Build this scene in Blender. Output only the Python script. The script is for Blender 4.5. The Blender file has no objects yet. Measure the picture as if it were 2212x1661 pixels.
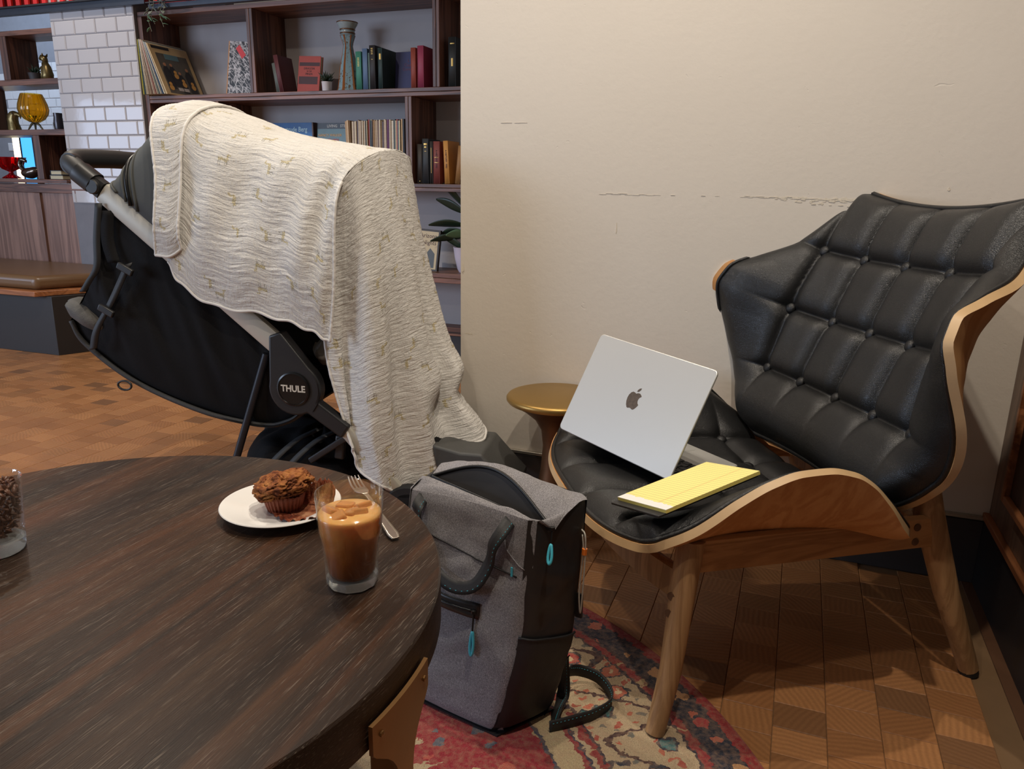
import bpy, bmesh, math, random
from mathutils import Matrix, Vector, noise as mnoise
import numpy as np
random.seed(7); RNG = np.random.RandomState(11)
scene = bpy.context.scene
COL = scene.collection
PI = math.pi
V = Vector

# ------------------------------------------------------------------ camera
CAM_H = 1.02
_p, _r, _y = math.radians(14.79), math.radians(1.0), math.radians(-20.52)
_f = V((math.sin(_y)*math.cos(_p), math.cos(_y)*math.cos(_p), -math.sin(_p)))
_rt = V((math.cos(_y), -math.sin(_y), 0)); _u = _rt.cross(_f)
_R = _rt*math.cos(_r) + _u*math.sin(_r); _U = -_rt*math.sin(_r) + _u*math.cos(_r)
cam = bpy.data.cameras.new('camera'); camo = bpy.data.objects.new('camera', cam); COL.objects.link(camo)
cam.sensor_width = 36.0; cam.lens = 1620.0/2212*36; cam.clip_start = .02; cam.clip_end = 60
camo.matrix_world = Matrix(((_R.x, _U.x, -_f.x, 0), (_R.y, _U.y, -_f.y, 0), (_R.z, _U.z, -_f.z, CAM_H), (0, 0, 0, 1)))
scene.camera = camo

# ------------------------------------------------------------------ world, lamps, exposure
w = bpy.data.worlds.new('world'); scene.world = w; w.use_nodes = True
w.node_tree.nodes['Background'].inputs[0].default_value = (1.0, .90, .80, 1)
w.node_tree.nodes['Background'].inputs[1].default_value = .16
vs = scene.view_settings
vs.view_transform = 'Standard'; vs.look = 'None'; vs.gamma = 1; vs.use_curve_mapping = False
vs.exposure = 0.0
scene.cycles.use_denoising = True
scene.cycles.max_bounces = 10; scene.cycles.transmission_bounces = 10; scene.cycles.transparent_max_bounces = 12
scene.cycles.caustics_refractive = True; scene.cycles.sample_clamp_indirect = 6.0
def spot(name, loc, aim, power, ang, blend=.6, rad=.04, col=(1, .82, .62)):
    l = bpy.data.lights.new(name, 'SPOT'); l.energy = power; l.spot_size = math.radians(ang); l.spot_blend = blend
    l.shadow_soft_size = rad; l.color = col
    o = bpy.data.objects.new(name, l); COL.objects.link(o); o.location = loc
    o.rotation_euler = (V(aim)-V(loc)).to_track_quat('-Z', 'Y').to_euler(); return o
def area(name, loc, aim, power, sx, sy, col):
    l = bpy.data.lights.new(name, 'AREA'); l.energy = power; l.shape = 'RECTANGLE'; l.size = sx; l.size_y = sy; l.color = col
    o = bpy.data.objects.new(name, l); COL.objects.link(o); o.location = loc
    o.rotation_euler = (V(aim)-V(loc)).to_track_quat('-Z', 'Y').to_euler(); return o
WARM = (1.0, .89, .75)
spot('ceiling_spot', (-.50, 1.42, 2.88), (-.50, 1.30, 0), 72, 125, .8, .022, WARM)
spot('ceiling_spot', (.05, .70, 2.88), (.10, 1.20, 0), 92, 125, .8, .022, WARM)
spot('ceiling_spot', (-1.60, 1.62, 2.88), (-1.50, 1.50, 0), 66, 125, .8, .022, WARM)
spot('ceiling_spot', (-2.9, 2.2, 2.88), (-2.9, 2.4, 0), 135, 125, .8, .03, WARM)
spot('ceiling_spot', (-.9, -.3, 2.88), (-.5, 1.2, .6), 38, 125, .8, .03, WARM)
area('window_and_fill_light', (-6.2, -2.4, 1.7), (-4.4, 3.8, 1.1), 190, 2.6, 1.9, (.62, .76, 1.0))  # added cool fill over the whole room; the next lamp is the window
area('window_and_fill_light', (-7.3, .35, 1.25), (-4.3, 3.3, 1.05), 30, 1.5, 1.3, (.55, .70, 1.0))

# ------------------------------------------------------------------ mesh helpers
class MB:
    def __init__(s): s.v = []; s.f = []; s.uv = None
    def add(s, vs, fs):
        o = len(s.v); s.v += [tuple(p) for p in vs]; s.f += [tuple(i+o for i in f) for f in fs]; return s
    def box(s, c, d, rot=None):
        c = V(c); h = [x/2 for x in d]; pts = []
        for z in (-1, 1):
            for y in (-1, 1):
                for x in (-1, 1):
                    p = V((x*h[0], y*h[1], z*h[2]))
                    if rot: p = rot @ p
                    pts.append(c+p)
        return s.add(pts, [(0, 2, 3, 1), (4, 5, 7, 6), (0, 1, 5, 4), (2, 6, 7, 3), (0, 4, 6, 2), (1, 3, 7, 5)])
    def bb(s, a, b):
        return s.box([(a[i]+b[i])/2 for i in range(3)], [abs(b[i]-a[i]) for i in range(3)])
    def lathe(s, prof, n=32, c=(0, 0, 0), M=None, cap=True, phase=0):
        vs = []; fs = []; m = len(prof)
        for i in range(n):
            a = 2*PI*i/n+phase
            for r, z in prof:
                p = V((r*math.cos(a), r*math.sin(a), z))
                if M: p = M @ p
                vs.append(p+V(c))
        for i in range(n):
            j = (i+1) % n
            for k in range(m-1): fs.append((i*m+k, j*m+k, j*m+k+1, i*m+k+1))
        if cap:
            if prof[0][0] > 1e-5: fs.append(tuple(i*m for i in range(n))[::-1])
            if prof[-1][0] > 1e-5: fs.append(tuple(i*m+m-1 for i in range(n)))
        return s.add(vs, fs)
    def tube(s, pts, rad, n=10, cap=True, closed=False, sq=None, up=None):
        pts = [V(p) for p in pts]; m = len(pts)
        rad = rad if hasattr(rad, '__len__') else [rad]*m
        vs = []; fs = []; prev = None
        for i, p in enumerate(pts):
            if closed: t = pts[(i+1) % m]-pts[i-1]
            else: t = pts[min(i+1, m-1)]-pts[max(i-1, 0)]
            t.normalize()
            if prev is None:
                a = V(up) if up else (V((0, 0, 1)) if abs(t.z) < .9 else V((1, 0, 0)))
                nx = a.cross(t).normalized()
            else:
                nx = (prev - t*prev.dot(t)).normalized()
            prev = nx; ny = t.cross(nx)
            for k in range(n):
                a = 2*PI*k/n
                ca, sa = math.cos(a), math.sin(a)
                if sq:
                    e = sq[2] if len(sq) > 2 else .5
                    ca = math.copysign(abs(ca)**e, ca)*sq[0]; sa = math.copysign(abs(sa)**e, sa)*sq[1]
                vs.append(p+nx*ca*rad[i]+ny*sa*rad[i])
        for i in range(m if closed else m-1):
            j = (i+1) % m
            for k in range(n):
                l = (k+1) % n; fs.append((i*n+k, i*n+l, j*n+l, j*n+k))
        if cap and not closed:
            fs.append(tuple(range(n))[::-1]); fs.append(tuple((m-1)*n+k for k in range(n)))
        return s.add(vs, fs)
    def grid(s, P, wrap_u=False):
        nu = len(P); nv = len(P[0]); vs = [p for row in P for p in row]; fs = []
        for i in range(nu if wrap_u else nu-1):
            j = (i+1) % nu
            for k in range(nv-1): fs.append((i*nv+k, j*nv+k, j*nv+k+1, i*nv+k+1))
        return s.add(vs, fs)
    def prism(s, poly, z0, z1, M=None):
        n = len(poly); vs = [V((x, y, z0)) for x, y in poly]+[V((x, y, z1)) for x, y in poly]
        if M: vs = [M @ p for p in vs]
        fs = [tuple(range(n))[::-1], tuple(range(n, 2*n))]+[(i, (i+1) % n, n+(i+1) % n, n+i) for i in range(n)]
        return s.add(vs, fs)
    def build(s, name, mat, parent=None, smooth=None, bevel=None, seg=2, solid=None, sub=0, loc=None):
        me = bpy.data.meshes.new(name); me.from_pydata([tuple(p) for p in s.v], [], s.f); me.validate(); me.update()
        if mat is not None: me.materials.append(mat)
        bm = bmesh.new(); bm.from_mesh(me); bmesh.ops.recalc_face_normals(bm, faces=bm.faces); bm.to_mesh(me); bm.free()
        o = bpy.data.objects.new(name, me); COL.objects.link(o)
        if parent is not None: o.parent = parent
        if loc is not None: o.location = loc
        if smooth is not None:
            me.shade_smooth()
            if smooth < 180: me.set_sharp_from_angle(angle=math.radians(smooth))
        if solid:
            m = o.modifiers.new('solid', 'SOLIDIFY'); m.thickness = solid; m.offset = 0
        if bevel:
            m = o.modifiers.new('bevel', 'BEVEL'); m.width = bevel; m.segments = seg; m.limit_method = 'ANGLE'; m.angle_limit = math.radians(40)
            if smooth is None: me.shade_smooth(); me.set_sharp_from_angle(angle=math.radians(40))
        if sub:
            m = o.modifiers.new('sub', 'SUBSURF'); m.levels = sub; m.render_levels = sub
        return o
def tag(o, label, cat, group=None):
    o['label'] = label; o['category'] = cat
    if group: o['group'] = group
    return o
def struct(o): o['kind'] = 'structure'; return o
def stuff(o): o['kind'] = 'stuff'; return o
def empty(name, loc=(0, 0, 0), rz=0, M=None):
    o = bpy.data.objects.new(name, None); COL.objects.link(o); o.empty_display_size = .05
    if M is not None: o.matrix_world = M
    else: o.location = loc; o.rotation_euler = (0, 0, rz)
    return o
def frame(o, x, y):   # matrix with given origin, x and y axes
    x = V(x).normalized(); y = (V(y)-x*V(y).dot(x)).normalized(); z = x.cross(y)
    return Matrix(((x.x, y.x, z.x, o[0]), (x.y, y.y, z.y, o[1]), (x.z, y.z, z.z, o[2]), (0, 0, 0, 1)))
def text(name, body, size, mat, parent, M, extrude=.0006, align='CENTER', sx=1, bold=0):
    c = bpy.data.curves.new(name, 'FONT'); c.body = body; c.size = size; c.extrude = extrude; c.align_x = align; c.align_y = 'CENTER'
    c.offset = bold; c.resolution_u = 2
    t = bpy.data.objects.new('tmp', c); COL.objects.link(t)
    bpy.context.view_layer.update()
    me = bpy.data.meshes.new_from_object(t.evaluated_get(bpy.context.evaluated_depsgraph_get()))
    bpy.data.objects.remove(t); me.name = name; me.materials.clear(); me.materials.append(mat)
    o = bpy.data.objects.new(name, me); COL.objects.link(o); o.parent = parent
    o.matrix_local = M @ Matrix.Scale(sx, 4, (1, 0, 0)); return o
def lerp(a, b, t): return a+(b-a)*t
def interp(x, xs, ys): return float(np.interp(x, xs, ys))
def smoothstep(a, b, x):
    t = max(0, min(1, (x-a)/(b-a))); return t*t*(3-2*t)
def cr(xs, ys, x):   # smooth (pchip-like) interpolation
    n = len(xs)
    if x <= xs[0]: return ys[0]
    if x >= xs[-1]: return ys[-1]
    i = max(j for j in range(n-1) if xs[j] <= x)
    d = [(ys[j+1]-ys[j])/(xs[j+1]-xs[j]) for j in range(n-1)]
    def m(j):
        if j == 0: return d[0]
        if j == n-1: return d[-1]
        return 0 if d[j-1]*d[j] <= 0 else 2*d[j-1]*d[j]/(d[j-1]+d[j])
    h = xs[i+1]-xs[i]; t = (x-xs[i])/h
    return (2*t**3-3*t*t+1)*ys[i]+(t**3-2*t*t+t)*h*m(i)+(-2*t**3+3*t*t)*ys[i+1]+(t**3-t*t)*h*m(i+1)
def spline(pts, n):   # Catmull-Rom through points
    P = [V(p) for p in pts]; P = [P[0]*2-P[1]]+P+[P[-1]*2-P[-2]]; out = []
    segs = len(P)-3
    for k in range(n+1):
        u = k/n*segs; i = min(int(u), segs-1); t = u-i; a, b, c, d = P[i:i+4]
        out.append(.5*((2*b)+(c-a)*t+(2*a-5*b+4*c-d)*t*t+(3*b-a-3*c+d)*t**3))
    return out

# ------------------------------------------------------------------ material helpers
class NT:
    def __init__(s, name):
        s.m = bpy.data.materials.new(name); s.m.use_nodes = True; s.t = s.m.node_tree
        s.b = s.t.nodes['Principled BSDF']
    def n(s, typ, ins=None, **kw):
        x = s.t.nodes.new(typ)
        for k, v in kw.items(): setattr(x, k, v)
        for k, v in (ins or {}).items(): s.set(x, k, v)
        return x
    def set(s, node, key, v):
        i = node.inputs[key]
        if isinstance(v, bpy.types.NodeSocket): s.t.links.new(v, i)
        elif isinstance(v, (tuple, list)) and len(v) == 3 and len(getattr(i, 'default_value', (0,)*3)) == 4: i.default_value = (*v, 1)
        else: i.default_value = v
    def math(s, op, a, b=0.0, c=0.0, clamp=False):
        x = s.n('ShaderNodeMath', operation=op); x.use_clamp = clamp
        for i, v in enumerate((a, b, c)): s.set(x, i, v)
        return x.outputs[0]
    def vm(s, op, a, b=(0, 0, 0)):
        x = s.n('ShaderNodeVectorMath', operation=op); s.set(x, 0, a); s.set(x, 1, b); return x.outputs['Value' if op in ('LENGTH', 'DISTANCE', 'DOT_PRODUCT') else 0]
    def scl(s, a, f):
        x = s.n('ShaderNodeVectorMath', operation='SCALE'); s.set(x, 0, a); s.set(x, 'Scale', f); return x.outputs[0]
    def coord(s, kind='Object', scale=(1, 1, 1), rot=(0, 0, 0), loc=(0, 0, 0), src=None):
        if src is None: src = s.n('ShaderNodeTexCoord').outputs[kind]
        mp = s.n('ShaderNodeMapping', {'Vector': src, 'Scale': scale, 'Rotation': rot, 'Location': loc}); return mp.outputs[0]
    def noise(s, vec, scale, detail=4, rough=.5, dist=0, dim='3D'):
        x = s.n('ShaderNodeTexNoise', {'Vector': vec, 'Scale': scale, 'Detail': detail, 'Roughness': rough, 'Distortion': dist}); return x.outputs['Fac']
    def ramp(s, fac, stops, interp='LINEAR'):
        x = s.n('ShaderNodeValToRGB', {'Fac': fac}); r = x.color_ramp; r.interpolation = interp
        while len(r.elements) < len(stops): r.elements.new(.5)
        for e, (p, c) in zip(r.elements, stops):
            e.position = p; e.color = (*c, 1) if len(c) == 3 else c
        return x.outputs[0]
    def mix(s, fac, a, b, typ='MIX'):
        x = s.n('ShaderNodeMix', data_type='RGBA', blend_type=typ)
        s.set(x, 0, fac); s.set(x, 6, a); s.set(x, 7, b); return x.outputs[2]
    def bump(s, h, strength=.3, dist=.01, normal=None):
        x = s.n('ShaderNodeBump', {'Height': h, 'Strength': strength, 'Distance': dist})
        if normal is not None: s.set(x, 'Normal', normal)
        return x.outputs[0]
    def out(s, **kw):
        for k, v in kw.items(): s.set(s.b, {'col': 'Base Color', 'rough': 'Roughness', 'metal': 'Metallic', 'normal': 'Normal', 'spec': 'Specular IOR Level', 'coat': 'Coat Weight', 'coatr': 'Coat Roughness', 'sheen': 'Sheen Weight', 'trans': 'Transmission Weight', 'ior': 'IOR', 'sss': 'Subsurface Weight', 'emit': 'Emission Color', 'emits': 'Emission Strength', 'alpha': 'Alpha'}[k], v)
        return s.m
def srgb(r, g, b):
    return tuple((x/255/12.92 if x/255 <= .04045 else ((x/255+.055)/1.055)**2.4) for x in (r, g, b))
def plain(name, col, rough=.5, metal=0, var=.12, vs=18, bump=0, bs=120, bd=.002, spec=.5, **kw):
    t = NT(name); c = t.coord()
    n = t.noise(c, vs, 5)
    f = t.math('MULTIPLY_ADD', n, 2*var, 1-var)
    colr = t.scl(tuple(col), f)
    a = dict(col=colr, rough=rough, metal=metal, spec=spec)
    if bump: a['normal'] = t.bump(t.noise(c, bs, 4), bump, bd)
    a.update(kw); return t.out(**a)
def wood(name, c0, c1, axis=2, scale=1, rough=.45, stretch=14, fine=1, bump=.15, contrast=(.3, .7), coat=0, random=True, spec=.5):
    t = NT(name); src = t.n('ShaderNodeTexCoord').outputs['Object']
    if random:
        oi = t.n('ShaderNodeObjectInfo'); src = t.vm('ADD', src, t.scl((17., 9., 23.), oi.outputs['Random']))
    s = [scale*9]*3; s[axis] = scale*9/stretch
    c = t.coord(scale=tuple(s), src=src)
    n1 = t.noise(c, 1.0, 6, .55, 1.2)
    s2 = [scale*110]*3; s2[axis] = scale*110/(stretch*3)
    n2 = t.noise(t.coord(scale=tuple(s2), src=src), 1.0, 3, .6)
    rings = t.math('SINE', t.math('MULTIPLY', n1, 34)); rings = t.math('MULTIPLY_ADD', rings, .16, .0)
    f = t.math('ADD', t.math('MULTIPLY_ADD', n2, .35*fine, -.175*fine), t.math('ADD', n1, rings))
    col = t.ramp(f, [(contrast[0], c0), (contrast[1], c1)])
    return t.out(col=col, rough=rough, normal=t.bump(f, bump, .002), coat=coat, coatr=.25, spec=spec)
# ================================================================== MATERIALS (setting)
M_walnut_x = wood('walnut_x', srgb(70, 42, 32), srgb(128, 86, 68), 0, 1.2, .42, 16)
M_walnut_z = wood('walnut_z', srgb(64, 38, 28), srgb(120, 80, 62), 2, 1.2, .42, 16)
M_walnut_y = wood('walnut_y', srgb(70, 42, 32), srgb(128, 86, 68), 1, 1.2, .42, 16)
M_plaster = plain('shelf_back_paint', srgb(166, 160, 160), .7, var=.06, vs=3)
M_black = plain('black_plinth', srgb(38, 36, 36), .45, var=.1)
M_steel = plain('dark_steel', srgb(62, 66, 74), .4, .6, var=.15)
def mk_wall():
    t = NT('wall_paint'); c = t.coord()
    n1 = t.noise(c, 1.4, 3); n2 = t.noise(c, 60, 5, .6); n3 = t.noise(c, 7, 5)
    dent = t.ramp(t.noise(t.coord(scale=(1, 1, 1.6)), 26, 2, .4, 1.5), [(.205, (0, 0, 0)), (.235, (1, 1, 1))])
    h = t.math('ADD', t.math('MULTIPLY', n2, .5), t.math('MULTIPLY', dent, .9))
    col = t.mix(t.math('MULTIPLY', n3, .5), srgb(208, 200, 188), srgb(201, 192, 179))
    return t.out(col=col, rough=.62, normal=t.bump(h, .28, .004), spec=.35)
M_wall = mk_wall()
M_flake = plain('flaked_paint', srgb(206, 196, 178), .8, var=.1, vs=90, bump=.4, bs=200)
M_alu = plain('aluminium_trim', srgb(190, 184, 172), .35, .85, var=.08)
M_base = plain('charcoal_skirting', srgb(52, 48, 47), .5, var=.12)
M_panelwood = wood('panel_frame_wood', srgb(110, 66, 38), srgb(158, 102, 64), 1, 1, .4, 14)
M_paneldark = wood('panel_dark_wood', srgb(44, 30, 24), srgb(76, 52, 42), 2, 1, .4, 14)
M_panelgrey = wood('panel_stile_wood', srgb(86, 66, 54), srgb(122, 98, 82), 2, 1, .4, 14)
M_tile = plain('white_glazed_tile', srgb(192, 188, 188), .07, var=.03, vs=4, bump=.06, bs=9, bd=.01, spec=.6)
M_grout = plain('grout', srgb(120, 118, 122), .9)
M_ceil = plain('ceiling_paint', srgb(190, 180, 165), .9)
def mk_floor():
    t = NT('end_grain_block'); tc = t.n('ShaderNodeTexCoord').outputs['Object']
    oi = t.n('ShaderNodeObjectInfo'); ge = t.n('ShaderNodeNewGeometry')
    pos = ge.outputs['Position']
    rnd = t.math('FRACT', t.math('ADD', t.math('MULTIPLY', oi.outputs['Random'], 7.31), t.math('MULTIPLY', ge.outputs['Random Per Island'], 3.77)))
    r2 = t.math('FRACT', t.math('MULTIPLY', rnd, 17.3))
    vr = t.n('ShaderNodeVectorRotate', {'Vector': pos, 'Angle': t.math('MULTIPLY', rnd, 40.0)}, rotation_type='Z_AXIS').outputs[0]
    wv = t.n('ShaderNodeTexWave', {'Vector': t.vm('ADD', vr, t.scl((3., 5., 0.), r2)), 'Scale': 26., 'Distortion': 3.5, 'Detail': 2., 'Detail Scale': .6}, wave_type='RINGS').outputs['Fac']
    n = t.noise(pos, 160, 4, .6); big = t.noise(pos, 1.2, 2)
    base = t.ramp(r2, [(0, srgb(158, 108, 66)), (.3, srgb(174, 121, 76)), (.62, srgb(186, 132, 84)), (.88, srgb(160, 112, 70)), (1, srgb(128, 92, 62))])
    col = t.mix(t.math('MULTIPLY', wv, .22), base, srgb(84, 52, 32))
    col = t.mix(t.math('MULTIPLY_ADD', n, .5, -.12, clamp=True), col, srgb(100, 64, 40))
    return t.out(col=col, rough=t.math('MULTIPLY_ADD', n, .25, .30), normal=t.bump(t.math('ADD', wv, n), .10, .002), spec=.4)
M_floor = mk_floor()
M_joint = plain('floor_joint', srgb(120, 92, 62), .8)
M_boundary = plain('floor_edge_strip', srgb(96, 66, 46), .5)

# ================================================================== SETTING
WY = 2.173      # painted wall plane
WX0, WX1 = -.993, .550
RUG_C, RUG_R = (-.862, .672), 1.061
floor = struct(MB().bb((-7.5, -3.2, -.06), (3, 6.2, -.003)).build('floor', M_joint))
def fwd(p):
    d = V(p)-V((0, 0, CAM_H)); z = d.dot(_f)
    if z < .1: return None
    return 1106+1620*d.dot(_R)/z, 830.5-1620*d.dot(_U)/z, z
def block_geo(cx, cy, L, W):
    a, b = L/2, W/2; e = .0012
    vs = [(cx-a, cy-b, -.012), (cx+a, cy-b, -.012), (cx+a, cy+b, -.012), (cx-a, cy+b, -.012),
          (cx-a, cy-b, -e), (cx+a, cy-b, -e), (cx+a, cy+b, -e), (cx-a, cy+b, -e),
          (cx-a+e, cy-b+e, 0), (cx+a-e, cy-b+e, 0), (cx+a-e, cy+b-e, 0), (cx-a+e, cy+b-e, 0)]
    fs = []
    for i in range(4):
        j = (i+1) % 4; fs += [(i, j, 4+j, 4+i), (4+i, 4+j, 8+j, 8+i)]
    return vs, fs+[(8, 9, 10, 11)]
BL, BW, J = .100, .0775, .0011
blocks = []
ix = 0; x = -6.0
while x < .53-BL/2:
    off = (ix*.41) % 1*BW
    k = 0; y = -.3+off
    while y < 3.80:
        d = math.hypot(x-RUG_C[0], y-RUG_C[1])
        inw = (x > WX0-.03 and y > WY-.03)
        bench = (x < -3.9 and y > 3.4)
        if d > RUG_R-.05 and not inw and not bench:
            q = fwd((x, y, 0)); s = 0
            if q and -20 < q[0] < 2230 and 600 < q[1] < 1690:
                s = 1/q[2]**3
                if q[0] < 955 and q[1] > 1010-(0 if 20 < q[0] < 700 else 0): s = 0
                if 955 < q[0] < 1230: s *= .01
            blocks.append((s, x, y))
        y += BW
    x += BL; ix += 1
blocks.sort(reverse=True)
bvs, bfs = block_geo(0, 0, BL-J, BW-J)
bme = bpy.data.meshes.new('floor_block'); bme.from_pydata(bvs, [], bfs); bme.materials.append(M_floor)
for s, x, y in blocks[:300]:
    o = bpy.data.objects.new('floor_block', bme); COL.objects.link(o); o.location = (x, y, 0); o.parent = floor
rest = MB()
for s, x, y in blocks[300:]: rest.add(*block_geo(x, y, BL-J, BW-J))
o = stuff(rest.build('floor_block_field', M_floor, floor))
struct(MB().bb((.508, -2, -.01), (.534, WY, .0008)).build('trim_1', M_boundary))

# painted wall, skirting, metal strip
wall = struct(MB().bb((WX0, WY, .0), (.72, WY+.30, 2.95)).build('wall_back', M_wall))
struct(MB().bb((WX0+.004, WY-.012, 0), (.535, WY-.0005, .181)).build('baseboard_back', M_base, bevel=.002))
struct(MB().bb((WX0+.002, WY-.014, .183), (.548, WY-.0005, .1935)).build('trim_2', M_alu, bevel=.0015))
# torn paint on the wall: jagged slivers lifted off the plaster
mb = MB(); rr = random.Random(3)
def sliver(x, z, L, H, ang):
    pts = []; n = 7
    for i in range(n): pts.append((x+L*(i/(n-1)-.5), z+H*(.5+.5*rr.random())*math.sin(PI*i/(n-1))))
    for i in range(n-1, -1, -1): pts.append((x+L*(i/(n-1)-.5), z-H*.4*rr.random()*math.sin(PI*i/(n-1))-.0003))
    M_ = frame((0, WY-.0002, 0), (1, 0, 0), (0, 0, 1))
    mb.prism([(p[0], p[1]) for p in pts], 0, .0002+.0008*rr.random(), M_)
zc = 1.004
for i in range(9): sliver(lerp(-.545, -.39, i/8), zc+rr.uniform(-.002, .002), rr.uniform(.012, .03), .0012, 0)
for x in (-.345, -.262, -.225): sliver(x, zc, .012, .001, 0)
for i in range(34):
    u = i/33; x = lerp(-.155, .12, u)
    sliver(x, zc+rr.uniform(-.002, .002)-u*.006*rr.random(), rr.uniform(.010, .024), .0015+.006*u*rr.random(), 0)
for i in range(46):
    x = lerp(-.11, .13, rr.random()**.6); sliver(x, zc-rr.uniform(0, .022)*smoothstep(-.15, .08, x), rr.uniform(.005, .014), rr.uniform(.002, .007), 0)
for (x, z, L, H) in [(-.845, 1.201, .035, .0012), (-.80, 1.2005, .04, .001), (-.965, .56, .03, .003), (-.985, .76, .008, .03), (.33, 1.03, .006, .008), (-.50, .90, .003, .03), (-.52, .57, .006, .004)]:
    sliver(x, z, L, H, 0)
o = stuff(mb.build('torn_paint', M_flake, wall))

# panelled wall on the right
wr = struct(MB().bb((.556, -2.5, .20), (.72, WY, 2.95)).build('wall_right', M_paneldark))
struct(MB().bb((.534, -2.5, 0), (.60, WY-.001, .186)).build('baseboard_right', M_black))
struct(MB().bb((.531, -2.5, .187), (.575, WY-.001, .204)).build('trim_3', M_panelwood, bevel=.002))
MB().bb((.546, WY-.085, .205), (.57, WY-.001, 2.95)).build('panel_stile', M_panelgrey, wr)
MB().bb((.546, -2.5, .205), (.57, WY-.086, .275)).build('panel_rail', M_panelgrey, wr)
MB().bb((.541, WY-.105, .276), (.57, WY-.0865, 2.95)).build('panel_moulding', M_panelwood, wr, bevel=.003)
MB().bb((.541, -2.5, .276), (.57, WY-.106, .294)).build('panel_moulding', M_panelwood, wr, bevel=.003)

# ceiling, and the room's outer walls beyond the view
struct(MB().bb((-7.5, -3.2, 2.95), (3, 6.2, 3.0)).build('ceiling', M_ceil))
struct(MB().bb((-2.4, 4.40, 0), (WX0+.02, 4.5, 2.95)).build('wall_alcove', M_plaster))
struct(MB().bb((WX0-.001, WY+.301, 0), (WX0+.3, 4.4, 2.95)).build('wall_return', M_wall))

# ------------------------------------------------------------------ tiled pillar
PY = 3.80; PX0, PX1 = -4.585, -3.893
pil = struct(MB().bb((PX0+.002, PY, 0), (PX1-.002, 4.3, 2.95)).build('wall_pillar', M_grout))
TH, TW = .0858, .1735
def tile_mesh(name, Wd, Hd, dep=.008, b=.006):
    a, c = Wd/2, Hd/2
    vs = [(-a, 0, -c), (a, 0, -c), (a, 0, c), (-a, 0, c), (-a, -dep*.4, -c), (a, -dep*.4, -c), (a, -dep*.4, c), (-a, -dep*.4, c),
          (-a+b, -dep, -c+b), (a-b, -dep, -c+b), (a-b, -dep, c-b), (-a+b, -dep, c-b)]
    fs = []
    for i in range(4):
        j = (i+1) % 4; fs += [(i, j, 4+j, 4+i), (4+i, 4+j, 8+j, 8+i)]
    me = bpy.data.meshes.new(name); me.from_pydata(vs, [], fs+[(8, 9, 10, 11)]); me.materials.append(M_tile)
    return me
_tm = {}
def tile(x0, x1, z0, z1, y, parent):
    k = (round(x1-x0, 3), round(z1-z0, 3))
    if k not in _tm: _tm[k] = tile_mesh('wall_tile', x1-x0-.0026, z1-z0-.0026)
    o = bpy.data.objects.new('wall_tile', _tm[k]); COL.objects.link(o); o.location = ((x0+x1)/2, y, (z0+z1)/2); o.parent = parent
z0 = 1.978-TH*13
for r in range(18):
    z = z0+r*TH
    if z < .85: continue
    x = -4.381-TW*(3 if r % 2 == 0 else 2.52)
    while x < PX1:
        a, b = max(x, PX0), min(x+TW, PX1)
        if b-a > .012: tile(a, b, z, z+TH, PY, pil)
        x += TW

# ------------------------------------------------------------------ bookcase in the recess
BY, BB = 3.817, 4.117
bk = empty('bookcase', (-2.6, BY, 0)); tag(bk, 'built-in walnut bookcase with grey back behind the stroller', 'bookcase')
def bpart(name, a, b, m, bev=.002, par=None, org=(-2.6, BY, 0)):
    a = [a[i]-org[i] for i in range(3)]; b = [b[i]-org[i] for i in range(3)]
    return MB().bb(a, b).build(name, m, par or bk, bevel=bev)
XR = -1.02
Z1a, Z1b, Z2a, Z2b, Z3a, Z3b, ZTa, ZTb = 1.480, 1.522, .985, 1.026, .488, .541, 1.972, 1.998
bpart('side_panel', (-3.889, BY, .2), (-3.856, BB, ZTa), M_walnut_z)
bpart('back_panel', (-3.889, BB, 0), (XR, BB+.02, ZTb), M_plaster, None)
bpart('plinth', (-3.889, BY+.03, 0), (XR, BY+.06, .2), M_black)
bpart('bottom_board', (-3.889, BY, .19), (XR, BB, .2), M_walnut_x)
bpart('top_board', (-3.889, BY, ZTa), (XR, BB, ZTb), M_walnut_x)
for za, zb in ((Z1a, Z1b), (Z2a, Z2b), (Z3a, Z3b)):
    zm = (za+zb)/2
    bpart('shelf', (-3.855, BY, za), (XR, BB-.001, zm-.0008), M_walnut_x)
    bpart('shelf', (-3.855, BY, zm+.0008), (XR, BB-.001, zb), M_walnut_x)
for xa, xb, za, zb in ((-3.087, -3.044, Z1b, ZTa), (-1.906, -1.866, Z1b, ZTa), (-3.372, -3.330, Z2b, Z1a), (-2.075, -2.035, Z2b, Z1a), (-3.0, -2.96, Z3b, Z2a)):
    xm = (xa+xb)/2
    bpart('divider', (xa, BY, za), (xm-.0008, BB-.001, zb), M_walnut_z)
    bpart('divider', (xm+.0008, BY, za), (xb, BB-.001, zb), M_walnut_z)

# ------------------------------------------------------------------ open shelving left of the pillar, wainscot, bench
LY, LB = 3.800, 4.02
UX0, UX1 = -6.3, PX0-.003
lu = empty('shelving_unit', (-5.2, LY, 0)); tag(lu, 'open walnut shelving unit above a panelled bench back, left of the white tiled pillar', 'shelving unit')
lo = (-5.2, LY, 0)
bpart('counter_top', (UX0, LY-.03, .988), (UX1, LB+.06, 1.013), M_walnut_x, .003, lu, lo)
for za, zb in ((1.297, 1.334), (1.612, 1.648), (1.915, 1.945)):
    bpart('shelf', (UX0, LY, za), (UX1, LB, zb), M_walnut_x, .002, lu, lo)
for xa, xb, za, zb in ((-5.074, -5.010, 1.648, 1.915), (-4.887, -4.827, 1.013, 1.297), (-5.62, -5.56, 1.334, 1.612), (-5.75, -5.69, 1.013, 1.297)):
    bpart('divider', (xa, LY, za), (xb, LB, zb), M_walnut_z, .002, lu, lo)
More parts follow.
